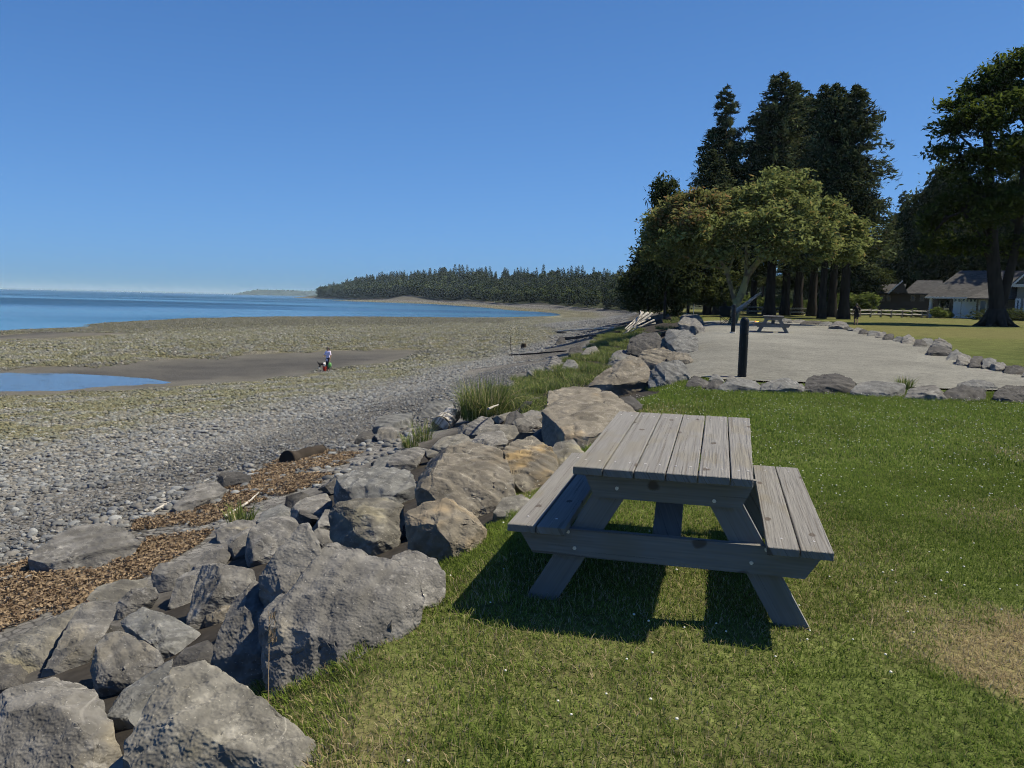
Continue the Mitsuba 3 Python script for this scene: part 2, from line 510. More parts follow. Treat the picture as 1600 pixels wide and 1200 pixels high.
def hit(px, py):
    """where the ray of a pixel meets the ground"""
    r = ray(px, py)
    t = np.exp(np.linspace(math.log(1.2), math.log(2500), 3000)) / r[1]
    Q = CAM + t[:, None] * r
    below = Q[:, 2] < gz(Q[:, 0], Q[:, 1])
    i = int(np.argmax(below)) if below.any() else len(t) - 1
    return Q[i]


def grid_mesh(mask):
    n0, n1 = GX.shape
    idx = np.arange(n0 * n1).reshape(n0, n1)
    a, b, c, d = idx[:-1, :-1], idx[1:, :-1], idx[1:, 1:], idx[:-1, 1:]
    keep = mask[:-1, :-1]
    F = np.concatenate([np.stack([a, d, c], -1)[keep], np.stack([a, c, b], -1)[keep]])
    V = np.stack([GX.ravel(), GY.ravel(), GZ.ravel()], 1)
    used, inv = np.unique(F, return_inverse=True)
    return trimesh.Trimesh(V[used], inv.reshape(-1, 3), process=False)


LAND = shapely.Polygon([(x, y) for y, x in CREST] + [tuple(c) for c in COAST] + [(-560, 1950), (-250, 3000), (3000, 3000), (3500, 0), (3000, -3000), (-2.2, -3000)])
on_land = shapely.contains_xy(LAND, GX, GY)
single('lawn', ply(grid_mesh(on_land), 'm_lawn', smooth=True), 'mown lawn with dry patches above the rock bank', kind='structure')
single('beach', ply(grid_mesh(~on_land), 'm_beach', smooth=True), 'cobble beach sloping down to the tide flats', kind='structure')
sea_r = np.concatenate([np.linspace(0, 4000, 60), np.geomspace(4500, 60000, 20)])
sm = trimesh.creation.annulus(.1, 60000, .01) if False else None
a_ = np.linspace(0, 2 * np.pi, 97)[:-1]
SV = np.vstack([[[0, 0, -4.2]]] + [np.stack([r * np.cos(a_), r * np.sin(a_), 0 * a_ - 4.2], 1) for r in (60, 300, 1500, 5000, 12000)])
SF = [[0, 1 + j, 1 + (j + 1) % 96] for j in range(96)]
for k in range(4):
    o = 1 + 96 * k
    for j in range(96):
        q = (j + 1) % 96
        SF += [[o + j, o + 96 + j, o + 96 + q], [o + j, o + 96 + q, o + q]]
single('sea', ply((SV, np.array(SF)), 'm_sea', smooth=True), 'calm blue sea with wind bands', kind='structure')


def sheet(poly, step, dz, bsdf, smooth=True):
    """a polygon in plan draped dz above the ground"""
    x0, y0, x1, y1 = poly.bounds
    ring = np.array(poly.segmentize(step).exterior.coords)[:-1]
    gx, gy = np.meshgrid(np.arange(x0, x1, step), np.arange(y0, y1, step))
    inner = np.stack([gx.ravel(), gy.ravel()], 1)
    inner = inner[shapely.contains_xy(poly.buffer(-step * .3), inner[:, 0], inner[:, 1])]
    P = np.vstack([ring, inner])
    from scipy.spatial import Delaunay
    t = Delaunay(P).simplices
    c = P[t].mean(1)
    t = t[shapely.contains_xy(poly, c[:, 0], c[:, 1])]
    A = P[t]
    ar = np.cross(A[:, 1] - A[:, 0], A[:, 2] - A[:, 0])
    t = np.where((ar < 0)[:, None], t[:, ::-1], t)
    z = gz(P[:, 0], P[:, 1]) + dz if dz is not None else None
    return trimesh.Trimesh(np.column_stack([P, z]), t, process=False)


COURT = shapely.Polygon([hit(px, py)[:2] for px, py in ((1068, 592), (1130, 595), (1220, 599), (1310, 600), (1400, 606), (1500, 611), (1600, 613), (1690, 608), (1640, 600), (1600, 588), (1540, 575), (1480, 552), (1400, 530), (1320, 514), (1260, 505), (1215, 503), (1150, 501.5), (1098, 503), (1086, 527), (1068, 556), (1055, 578))]).buffer(0)
single('gravel_court', ply(sheet(COURT, .5, .03, None), 'm_gravel', smooth=True), 'pale gravel area ringed by grey stones', kind='structure')
pool_px = ((-320, 632), (-150, 624), (0, 616), (90, 613), (180, 608), (245, 602), (268, 598), (235, 592), (180, 588), (110, 584), (40, 584), (0, 582), (-150, 590), (-320, 598))
POOL = shapely.Polygon([at_z(px, py, -3.58)[:2] for px, py in pool_px]).buffer(0)
def flat(poly, z):
    pm = sheet(poly, .8, 0.0, None); pm.vertices[:, 2] = z
    return pm
single('tide_pool', ply(flat(POOL, -3.565), 'm_pool', smooth=True), 'blue tide pool lying in the wet sand', kind='structure')
# ------------------------------------------------------------------ rocks
def px_dir_plane(px, py):
    return (py - 600) - 0  # unused


def horizon(px):
    return 451.0 + .0229 * px


def rock_from(outline, k=.5, thick=.7, bulge=.12, seed=0, d0=None, inner=3, res=.03, rough=1.0, sink=.25):
    """a boulder: its outline as seen, every point at a depth of its own between upright and lying back, a bulging front, a real back and a buried foot"""
    rng = np.random.default_rng(seed + 77)
    O = np.array(outline, float)
    pb = O[np.argmax(O[:, 1])]
    if d0 is None:
        d0 = hit(*pb)[1]
    Yb = pb[1] - horizon(pb[0])
    W = []
    for px, py in O:
        Y = max(py - horizon(px), .3 * Yb)
        d = (1 - k) * d0 + k * d0 * Yb / Y
        W.append(at_y(px, py, min(d, d0 * 1.6)))
    W = np.array(W)
    c = W.mean(0)
    ext = W.max(0) - W.min(0)
    s = float(max(ext[0], ext[2], .5 * ext[1]))
    s0 = math.sqrt(max(ext[0], .05) * max(np.hypot(ext[1] * .5, ext[2]), .05))
    view = unit(c - CAM)
    pts = [W]
    fr = []
    for _ in range(inner):
        w = rng.dirichlet(np.ones(len(W)) * .9)
        fr.append(w @ W - view * s0 * bulge * rng.uniform(.5, 1.6) + np.array([0, 0, .03 * s0]))
    pts.append(np.array(fr).reshape(-1, 3))
    back = c + (W - c) * rng.uniform(.6, .85, (len(W), 1)) + np.array([view[0], view[1], 0]) * s0 * thick * rng.uniform(.7, 1.15, (len(W), 1))
    back[:, 2] -= .22 * s0 * thick
    pts.append(back)
    low = W[O[:, 1] > np.median(O[:, 1])]
    pts.append(low * 1.0 + np.array([0, 0.05 * s0, -sink * s0]))
    pts.append(back[O[:, 1] > np.median(O[:, 1])] - [0, 0, sink * s0 + .1 * s0])
    return refine_rock(chop(hull(np.vstack(pts)), rng), s0, seed, res, rough)


def chop(man, rng, n=14):
    """broken-off corners: flat facets cut where a plane just grazes the block"""
    P = np.array(man.to_mesh().vert_properties[:, :3], float)
    for _ in range(n):
        d = rng.normal(size=3) * [.55, .4, .5] + [0, -.75, .35]; d /= np.linalg.norm(d)
        h = P @ d
        off = h.max() - (h.max() - h.min()) * rng.uniform(.01, .17) 
        man = man.trim_by_plane((-d).tolist(), -float(off))
    return man


def refine_rock(man, s0, seed, res, rough=1.0):
    m = tm(man.refine_to_length(max(res * .8, s0 / 48)))
    m.merge_vertices()
    rng = np.random.default_rng(seed)
    V = np.array(m.vertices)
    n = np.array(m.vertex_normals)
    off = rng.uniform(-50, 50, 3)
    d = rng.normal(size=3); d /= np.linalg.norm(d)
    q = (V + off) / s0
    a = meshkit.fbm(q * 1.9, 3, seed) - .5
    b = meshkit.fbm(q * 6.5, 3, seed + 9) - .5
    st = q @ d * 5 + .8 * meshkit.fbm(q * 2.0, 2, seed + 3)
    ledge = (st - np.floor(st))
    ledge = np.where(ledge < .8, ledge / .8, (1 - ledge) / .2) - .5
    c = meshkit.fbm(q * 19, 3, seed + 21) - .5
    rid = np.abs(meshkit.fbm(q * 4.2 + 3, 3, seed + 31) - .5)
    disp = s0 * rough * (.030 * a + .018 * b - .010 * np.clip(.10 - rid, 0, 1) / .10 + .018 * c + .024 * ledge - .03 * np.clip(.5 - np.abs(meshkit.noise(q * 3.1 + 11, seed + 40) - .5) / .03, 0, .5))
    m.vertices = V + n * disp[:, None]
    return m


def box_outline(x0, y0, x1, y1, seed):
    """a blocky outline inside a pixel box, foot flat"""
    rng = np.random.default_rng(seed)
    w, h = x1 - x0, y1 - y0
    u = np.array([(0, .95), (-.0, .55), (.12, .2), (.35, .02), (.62, .0), (.86, .16), (1, .55), (.99, .93), (.7, 1.0), (.3, 1.0)])
    u = u + rng.uniform(-.07, .07, u.shape) * [[1, 1]]
    if rng.random() < .5: u[:, 0] = 1 - u[:, 0]
    return [(x0 + a * w, y0 + min(b, 1.0) * h) for a, b in u]


B = []  # label, outline, options
def add(label, outline, mat='grey', **o):
    B.append((label, outline, mat, o))


add('broad grey boulder with pale lichen veins in the bottom left corner', [(-60, 1110), (0, 1083), (35, 1072), (80, 1068), (105, 1072), (112, 1080), (150, 1078), (165, 1092), (172, 1110), (187, 1150), (186, 1205), (176, 1260), (60, 1290), (-60, 1280)], 'grey', k=.55, seed=1, res=.02)
add('large grey-brown pyramid boulder at the bottom edge where the lawn begins', [(180, 1215), (195, 1150), (225, 1108), (265, 1040), (312, 1030), (360, 1058), (402, 1085), (450, 1127), (500, 1172), (532, 1197), (520, 1235), (350, 1290), (210, 1270)], 'olive', k=.5, seed=2, res=.02)
add('grey angular rock with an orange streak along its top edge', [(138, 1045), (150, 1000), (175, 986), (207, 990), (252, 1015), (262, 1038), (250, 1055), (215, 1078), (185, 1092), (160, 1078), (145, 1062)], 'grey', k=.4, seed=3, res=.02)
add('smooth flat-topped blue-grey rock left of the shadowed cleft', [(188, 972), (205, 958), (223, 948), (262, 960), (300, 985), (319, 992), (312, 1008), (280, 1030), (262, 1034), (225, 1012), (200, 995)], 'blue', k=.6, seed=4, res=.02)
add('long sloping slab of rock beside the wood chips at the left edge', [(-60, 1040), (0, 1008), (50, 985), (128, 943), (118, 968), (85, 1010), (50, 1066), (10, 1082), (-60, 1090)], 'olive', k=.55, seed=5, res=.02)
add('grey ridge-backed rock with a black shadowed flank near the left edge', [(128, 943), (185, 934), (180, 962), (168, 985), (140, 1005), (128, 1040), (112, 1068), (55, 1070), (85, 1015), (112, 965)], 'grey', k=.5, seed=6, res=.02)
add('rounded grey rock sitting above the flat blue-grey rock', [(183, 940), (205, 920), (245, 917), (250, 932), (232, 948), (200, 962), (186, 972), (176, 956)], 'grey', k=.35, seed=7)
add('small rounded boulder beside the wood chips, topmost of its cluster', [(234, 893), (250, 880), (290, 875), (301, 886), (290, 902), (272, 912), (264, 926), (248, 918), (238, 906)], 'grey', k=.3, seed=8)
add('grey wedge rock between the rounded boulder and the dark-faced block', [(258, 928), (275, 905), (300, 888), (332, 878), (312, 912), (295, 938), (275, 953), (256, 945)], 'grey', k=.4, seed=9)
add('dark-faced block in the shadowed hollow beside the largest boulder', [(290, 962), (300, 915), (315, 884), (345, 880), (402, 890), (406, 908), (385, 928), (370, 948), (345, 968), (320, 985), (298, 985)], 'grey', k=.3, seed=10, res=.02, bulge=.2)
add('small sunlit tan block wedged in the shadowed hollow', [(317, 955), (345, 928), (368, 919), (377, 929), (362, 958), (345, 975), (322, 985)], 'tan', k=.4, seed=11, res=.02)
add('squat grey boulder behind the peak of the largest boulder', [(382, 855), (392, 825), (425, 804), (460, 804), (472, 822), (456, 848), (440, 872), (410, 885), (388, 882)], 'grey', k=.35, seed=12)
add('block of rock stained yellow by lichen behind the largest boulder', [(512, 795), (530, 783), (560, 777), (605, 777), (632, 790), (637, 812), (627, 848), (600, 868), (560, 858), (525, 836), (513, 818)], 'olive', k=.3, seed=13, res=.02)
add('boulder with an orange-tan top and black front face beside the table end', [(632, 802), (655, 788), (680, 779), (725, 777), (752, 795), (769, 828), (757, 852), (720, 874), (680, 874), (652, 860), (636, 842)], 'tan', k=.35, seed=14, res=.02, bulge=.22)
add('pitted blue-grey slab left of the large brown boulder', [(512, 772), (528, 745), (560, 733), (600, 728), (642, 735), (652, 760), (646, 784), (620, 796), (585, 788), (540, 786)], 'blue', k=.45, seed=15)
add('large square brown boulder with a flat face towards the lawn', [(643, 745), (648, 716), (680, 699), (740, 689), (782, 700), (802, 740), (808, 772), (795, 796), (735, 788), (690, 794), (655, 786)], 'tan', k=.4, seed=16, res=.02)
add('ochre orange rock with cracked steps behind the left bench', [(784, 702), (800, 689), (832, 681), (862, 700), (873, 718), (872, 748), (848, 778), (812, 782), (800, 748)], 'orange', k=.4, seed=17)
add('huge tan-grey boulder at the far left corner of the table', [(850, 640), (858, 612), (880, 603), (940, 606), (975, 624), (992, 640), (1002, 650), (972, 670), (935, 700), (905, 716), (880, 724), (852, 694), (842, 668)], 'tan', k=.45, seed=19, res=.025)
add('small dark stone against the far end of the table', [(970, 620), (988, 618), (1004, 632), (1000, 646), (980, 644), (964, 632)], 'dark', k=.3, seed=20)
add('tall brown boulder with a steep flat face where the lawn meets the bank', [(916, 606), (930, 584), (955, 569), (985, 554), (1002, 560), (1022, 580), (1034, 602), (1012, 616), (975, 620), (948, 616), (925, 612)], 'tan', k=.12, thick=.9, seed=22, res=.03, bulge=.2)
add('rough blue-grey boulder with a black hollow below, at the corner of the gravel', [(1010, 580), (1030, 567), (1062, 561), (1080, 580), (1082, 597), (1060, 606), (1030, 608), (1014, 595)], 'blue', k=.12, thick=.9, seed=23, res=.03)
add('tan slab lying behind the rough blue-grey boulder', [(993, 562), (1005, 547), (1036, 542), (1062, 555), (1074, 566), (1062, 574), (1020, 571)], 'tan', k=.12, thick=.9, seed=24, res=.04)
add('low tan stone at the gravel edge behind the tan slab', [(1040, 558), (1052, 548), (1075, 552), (1083, 562), (1072, 572), (1050, 570)], 'tan', k=.12, thick=.9, seed=25, res=.04)
add('dark pitted boulder on the bank crest below the white driftwood', [(978, 545), (985, 528), (1005, 519), (1030, 520), (1042, 535), (1036, 550), (1010, 556), (988, 554)], 'dark', k=.12, thick=.9, seed=26, res=.04)
add('tan and grey boulder right of the dark pitted boulder', [(1030, 552), (1034, 530), (1048, 524), (1062, 535), (1066, 552), (1050, 558)], 'tan', k=.12, thick=.9, seed=27, res=.04)
add('grey boulder sloping to the gravel edge in the middle of the bank', [(1036, 520), (1050, 510), (1072, 512), (1092, 530), (1094, 546), (1082, 554), (1064, 548), (1046, 532)], 'blue', k=.12, thick=.9, seed=28, res=.04)
add('long grey boulder leaning on the gravel edge further along the bank', [(1058, 505), (1070, 494), (1088, 498), (1103, 512), (1105, 521), (1092, 524), (1075, 514)], 'grey', k=.12, thick=.9, seed=29, res=.05)
add('farthest pale boulder on the bank crest beside the gravel', [(1060, 497), (1072, 489), (1090, 491), (1102, 500), (1103, 510), (1088, 506)], 'grey', k=.12, thick=.9, seed=30, res=.05)
add('big flat grey boulder among the wood chips at the left', [(38, 893), (45, 868), (80, 840), (115, 822), (160, 816), (200, 828), (223, 848), (215, 866), (180, 880), (130, 895), (90, 904), (55, 903)], 'grey', k=.5, seed=40, bulge=.06)
add('slanting pale grey rock in the cobbles above the wood chips', [(262, 800), (280, 775), (310, 754), (340, 753), (356, 765), (330, 785), (300, 800), (275, 808)], 'grey', k=.5, seed=41)
add('blunt dark rock at the top edge of the wood chips', [(336, 752), (345, 737), (375, 735), (393, 742), (388, 757), (360, 765), (345, 763)], 'dark', k=.3, seed=42)
add('dark blue-grey rock in the gravel left of the cut log', [(580, 672), (590, 652), (612, 646), (642, 645), (648, 660), (630, 672), (600, 678)], 'blue', k=.35, seed=43)
add('pair-topped blue-grey rock beside the beach grass tussock', [(653, 650), (662, 634), (680, 624), (706, 626), (709, 642), (690, 652), (668, 654)], 'blue', k=.3, seed=44)
add('small pale block in front of the dark blue-grey rock', [(585, 684), (592, 668), (612, 664), (624, 674), (615, 688), (598, 691)], 'grey', k=.3, seed=45)
add('low dark stone at the upper end of the wood chips', [(553, 689), (562, 677), (580, 672), (588, 683), (575, 693)], 'dark', k=.35, seed=46)
add('grey broken rock below the tussock, left of the shadowed pile', [(724, 678), (730, 662), (752, 650), (768, 652), (775, 665), (760, 680), (742, 686)], 'grey', k=.4, seed=47)
add('grey split rock below the tussock with a pale stick on it', [(742, 692), (752, 672), (775, 662), (805, 664), (812, 676), (790, 694), (762, 700)], 'olive', k=.45, seed=48)
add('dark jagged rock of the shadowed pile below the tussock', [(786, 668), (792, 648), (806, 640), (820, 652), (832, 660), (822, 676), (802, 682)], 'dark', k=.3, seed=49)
add('flat grey stone lying on the shadowed pile', [(808, 650), (830, 640), (856, 644), (862, 656), (842, 664), (818, 664)], 'grey', k=.5, seed=50)
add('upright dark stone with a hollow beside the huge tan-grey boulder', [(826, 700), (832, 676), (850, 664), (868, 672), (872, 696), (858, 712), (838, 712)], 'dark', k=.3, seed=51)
add('mossy grey slope rock below the huge tan-grey boulder', [(858, 720), (866, 690), (884, 676), (902, 690), (918, 712), (900, 738), (876, 745), (862, 738)], 'olive', k=.4, seed=52)
add('dark grey rock left of the large brown boulder, topmost of the row', [(600, 726), (618, 706), (648, 698), (668, 702), (656, 722), (640, 738), (612, 738)], 'grey', k=.45, seed=53)
add('grey weathered slab below the grey broken rock', [(668, 702), (690, 684), (722, 676), (742, 688), (738, 702), (705, 704), (684, 710)], 'olive', k=.5, seed=54)
add('grey slab with an olive flat top left of the pitted blue-grey slab', [(448, 800), (470, 780), (510, 770), (520, 785), (514, 806), (490, 818), (462, 814)], 'grey', k=.5, seed=55)
add('low rubbly rock left of the squat grey boulder', [(352, 862), (362, 842), (386, 832), (396, 845), (386, 868), (366, 878)], 'grey', k=.35, seed=56)
add('dark rock at the water side of the bank, nearest of the far group', [(820, 585), (828, 572), (848, 568), (858, 578), (850, 588), (832, 590)], 'blue', k=.3, seed=57)
add('pale faceted rock of the far group at the water side of the bank', [(848, 578), (856, 560), (870, 553), (878, 566), (870, 580), (856, 584)], 'grey', k=.3, seed=58)
add('dark round rock behind the far group at the water side of the bank', [(886, 556), (892, 543), (906, 540), (914, 550), (905, 558)], 'dark', k=.3, seed=59)
add('dark rock among the far beach logs', [(868, 536), (873, 527), (882, 526), (884, 534), (876, 538)], 'dark', k=.3, seed=60)
add('grey rock at the grass edge right of the far group', [(906, 556), (916, 544), (930, 540), (938, 550), (925, 560)], 'grey', k=.3, seed=61)
add('grey stones cluster rock under the bank grass', [(876, 576), (886, 562), (900, 562), (908, 572), (894, 580)], 'blue', k=.3, seed=62)
add('small dark rock against the left side of the tall brown boulder', [(916, 612), (920, 600), (934, 592), (946, 600), (950, 614), (932, 618)], 'dark', k=.3, seed=63)
add('pale flat rock on the bank left of the tan slab', [(948, 566), (960, 550), (985, 546), (995, 556), (980, 570), (960, 574)], 'grey', k=.45, seed=64)

add('smooth blue-grey slab squeezed between the three bottom left boulders', [(166, 1108), (190, 1085), (252, 1050), (272, 1028), (268, 1060), (228, 1112), (198, 1155), (178, 1140)], 'blue', k=.75, seed=70, res=.02)
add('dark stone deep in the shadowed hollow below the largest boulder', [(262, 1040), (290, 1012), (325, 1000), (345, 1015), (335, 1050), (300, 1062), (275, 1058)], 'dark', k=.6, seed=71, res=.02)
add('grey slab beside the wood chips above the wedge rock', [(328, 842), (345, 820), (372, 812), (402, 812), (408, 832), (382, 845), (350, 852)], 'grey', k=.6, seed=72)
add('low grey rock between the wood chips and the squat grey boulder', [(396, 822), (410, 800), (440, 787), (462, 798), (452, 817), (420, 830)], 'blue', k=.6, seed=73)
add('small angular stone above the wedge rock, against the dark-faced block', [(300, 890), (315, 862), (345, 850), (362, 868), (345, 886), (318, 894)], 'grey', k=.5, seed=74)
add('dark stone at the left edge between the slab and the corner boulder', [(-30, 1085), (-20, 1060), (20, 1052), (36, 1068), (28, 1084), (0, 1090)], 'dark', k=.5, seed=75)
add('flat olive rock at the wood chips left of the rounded boulder', [(128, 945), (150, 918), (190, 905), (232, 905), (228, 925), (190, 938), (160, 950)], 'olive', k=.7, seed=76)
add('grey ledge rock between the pitted slab and the weathered slab', [(575, 738), (590, 716), (620, 708), (635, 722), (615, 740), (592, 746)], 'blue', k=.5, seed=77)
add('grey rock between the brown boulder and the shadowed pile', [(735, 690), (750, 676), (785, 672), (795, 690), (780, 704), (752, 702)], 'grey', k=.5, seed=78)
add('grey block under the left bench behind the orange-topped boulder', [(770, 800), (785, 778), (815, 772), (840, 785), (830, 808), (800, 816)], 'olive', k=.5, seed=79)
PROFILE = [(402, 930), (440, 890), (475, 862), (505, 846), (530, 846), (600, 872), (640, 885), (672, 925), (640, 957), (592, 1012), (566, 1048), (520, 1068), (470, 1088), (425, 1075), (410, 1000)]
big = [rock_from(PROFILE, .42, .5, .10, 101, res=.018, inner=4),
       rock_from([(322, 1060), (345, 980), (360, 936), (402, 900), (440, 915), (440, 1000), (428, 1092), (385, 1096), (350, 1076)], .25, .8, .10, 102, res=.018),
       rock_from([(590, 905), (612, 868), (642, 857), (682, 874), (697, 895), (694, 917), (672, 943), (640, 960), (606, 985)], .5, .5, .06, 103, d0=None, res=.018)]
big.append(rock_from([(396, 905), (440, 868), (457, 838), (469, 815), (482, 814), (496, 836), (506, 880), (518, 925), (532, 968), (492, 985), (450, 975), (415, 950)], .22, .5, .10, 104, d0=3.72, res=.018, inner=2))
bk = thing('boulder', 'largest boulder, pale grey with a notched peak, jutting onto the lawn', 'boulder')
for i, m in enumerate(big):
    part(bk, ('main_block', 'shadowed_block', 'side_lobe', 'peak')[i], ply(m, 'm_rock_grey', smooth=26))
for i, (label, outline, mat, o) in enumerate(B):
    single('boulder', ply(rock_from(outline, **o), 'm_rock_' + mat, smooth=26), label, 'boulder', 'boulders of the rock bank')

# stones along the front and the right side of the gravel
FRONT = [(1075, 584, 1107, 611), (1105, 584, 1131, 600), (1104, 592, 1130, 612), (1130, 591, 1188, 615), (1136, 586, 1150, 598), (1187, 597, 1206, 613), (1192, 590, 1256, 617), (1260, 583, 1336, 618), (1338, 594, 1416, 622), (1418, 602, 1480, 627), (1476, 602, 1545, 629), (1498, 593, 1557, 612), (1556, 600, 1622, 631), (1620, 598, 1690, 634)]
FL = ['dark square stone at the left end of the front row, beside the bank', 'small stone behind the left end of the front row', 'small round stone second along the front row', 'long pale low stone in front of the near post', 'tiny stone touching the near black post', 'small wedge stone right of the long pale low stone', 'triangular stone with a sunlit right flank in the front row', 'tallest stone of the front row, peaked and dark', 'long layered stone right of the tallest front stone', 'low white-edged stone in the front row with a tuft of grass at its left', 'flat pale grey stone lying in the front row', 'thin slab propped behind the flat pale stone', 'dark stone of the front row cut by the right picture edge', 'stone beyond the right end of the front row']
for i, (b, l) in enumerate(zip(FRONT, FL)):
    w_, h_ = b[2] - b[0], b[3] - b[1]
    b = (b[0] - .07 * w_, b[1] + .02 * h_, b[2] + .07 * w_, b[3])
    single('border_stone', ply(rock_from(box_outline(*b, 300 + i), .25, .9, .15, 300 + i, res=.03), 'm_rock_' + ('dark', 'blue', 'dark', 'blue', 'grey')[i % 5], smooth=26), l, 'stone', 'stones along the front of the gravel')
RIGHT = [(1212, 499, 1236, 505), (1234, 500, 1258, 506), (1255, 502, 1283, 508), (1281, 504, 1300, 511), (1299, 505, 1323, 517), (1320, 511, 1328, 517), (1326, 512, 1338, 519), (1334, 513, 1347, 520), (1344, 516, 1361, 524), (1358, 517, 1374, 527), (1370, 520, 1386, 530), (1380, 523, 1398, 533), (1396, 524, 1413, 537), (1411, 526, 1431, 540), (1429, 532, 1446, 544), (1437, 528, 1464, 546), (1458, 532, 1483, 548), (1450, 543, 1485, 560), (1482, 550, 1503, 566), (1497, 554, 1520, 576), (1515, 560, 1542, 579), (1536, 562, 1556, 581), (1549, 568, 1574, 584), (1570, 570, 1604, 589), (1600, 576, 1632, 594), (1628, 582, 1660, 602)]
ORD = ['first', 'second', 'third', 'fourth', 'fifth', 'sixth', 'seventh', 'eighth', 'ninth', 'tenth', 'eleventh', 'twelfth', 'thirteenth', 'fourteenth', 'fifteenth', 'sixteenth', 'seventeenth', 'eighteenth', 'nineteenth', 'twentieth', 'twenty-first', 'twenty-second', 'twenty-third', 'twenty-fourth', 'twenty-fifth', 'twenty-sixth']
for i, b in enumerate(RIGHT):
    w_, h_ = b[2] - b[0], b[3] - b[1]
    b = (b[0] - .12 * w_, b[1] - .22 * h_, b[2] + .12 * w_, b[3])
    single('edge_stone', ply(rock_from(box_outline(*b, 400 + i), .2, 1.0, .15, 400 + i, res=.05), 'm_rock_' + ('blue', 'grey', 'dark')[i % 3], smooth=26),
           f'{ORD[len(RIGHT) - 1 - i]} stone from the right end of the curved row beside the gravel', 'stone', 'stones along the right side of the gravel')

# filler stones between the boulders
rng = np.random.default_rng(5)
fill = []
for v in range(6):
    pts = rng.normal(size=(13, 3)); pts = unit(pts) * rng.uniform(.7, 1.0, (13, 1)) * [1, .8, .65]
    fill.append(refine_rock(hull(pts), 1.4, 500 + v, .12, .9))
fills = [[ply(m, 'm_rock_' + mat, smooth=26) for mat in ('grey', 'dark', 'olive')] for m in fill]
rubble = []
for i in range(190):
    y = 1.6 + 40 * rng.random() ** 1.6
    t = rng.random()
    xc = crest(y)
    tz = .15 + .8 * t
    x = xc - .35 - t * (3.4 + .02 * y)
    r = rng.uniform(.12, .40) ** 1.0 * (1 + .012 * y)
    if 19 < y and t > .35: continue
    z = float(gz(x, y))
    if z < -1.3: continue
    m = T().translate([x, y, z + .12 * r]).rotate([0, 0, 1], rng.uniform(0, 360)).rotate([1, 0, 0], rng.uniform(-40, 40)).scale([r, r * rng.uniform(.7, 1), r * rng.uniform(.6, .95)])
    shade = rng.integers(3)
    rubble.append((x, y, r, single('rubble_stone', {**fills[rng.integers(6)][shade], 'to_world': m}, 'x', 'stone', 'small stones wedged in the bank'), ('grey', 'dark', 'olive-grey')[shade]))

BPOS = []
for key in [k for k in labels if k.startswith('boulder')]:
    sh = scene.get(key) or scene[key + '__main_block']
    v = meshkit.WRITTEN[sh['filename']][0]
    BPOS.append((v[:, 0].mean(), v[:, 1].mean(), ' '.join(labels[key]['label'].replace(',', '').split()[:6])))
near_b = {}
for x, y, r, key, shade in rubble:
    j = int(np.argmin([(x - b[0]) ** 2 + (y - b[1]) ** 2 for b in BPOS]))
    near_b.setdefault((j, shade), []).append((r, x - BPOS[j][0], key))
for (j, shade), it in near_b.items():
    it.sort(reverse=True)
    for i, (r, dx, key) in enumerate(it):
        size = ('largest', 'second largest', 'third largest', 'fourth largest', 'fifth largest', 'sixth largest', 'seventh largest', 'eighth largest', 'ninth largest', 'tenth largest', 'eleventh largest', 'smallest')[min(i, 11)]
        labels[key]['label'] = f"{size} {shade} rubble stone beside the {BPOS[j][2]}" if len(it) > 1 else f"only {shade} rubble stone beside the {BPOS[j][2]}"

# ------------------------------------------------------------------ picnic tables
def board(name_seed, pts_or_size, uvdir=0, b=.004):
    sx, sy, sz = pts_or_size
    m = bevel_box(sx, sy, sz, b)
    return m


def wood(m, axis, seed):
    """uv from the mesh's own coordinates: along the axis, across the others"""
    m = trimesh.Trimesh(m.vertices[m.faces].reshape(-1, 3), np.arange(len(m.faces) * 3).reshape(-1, 3), process=False)
    V = np.array(m.vertices)
    others = [k for k in range(3) if k != axis]
    uv = np.stack([V[:, axis] + seed * 1.37, V[:, others[0]] + .6 * V[:, others[1]] + seed * .533], 1)
    return m, uv


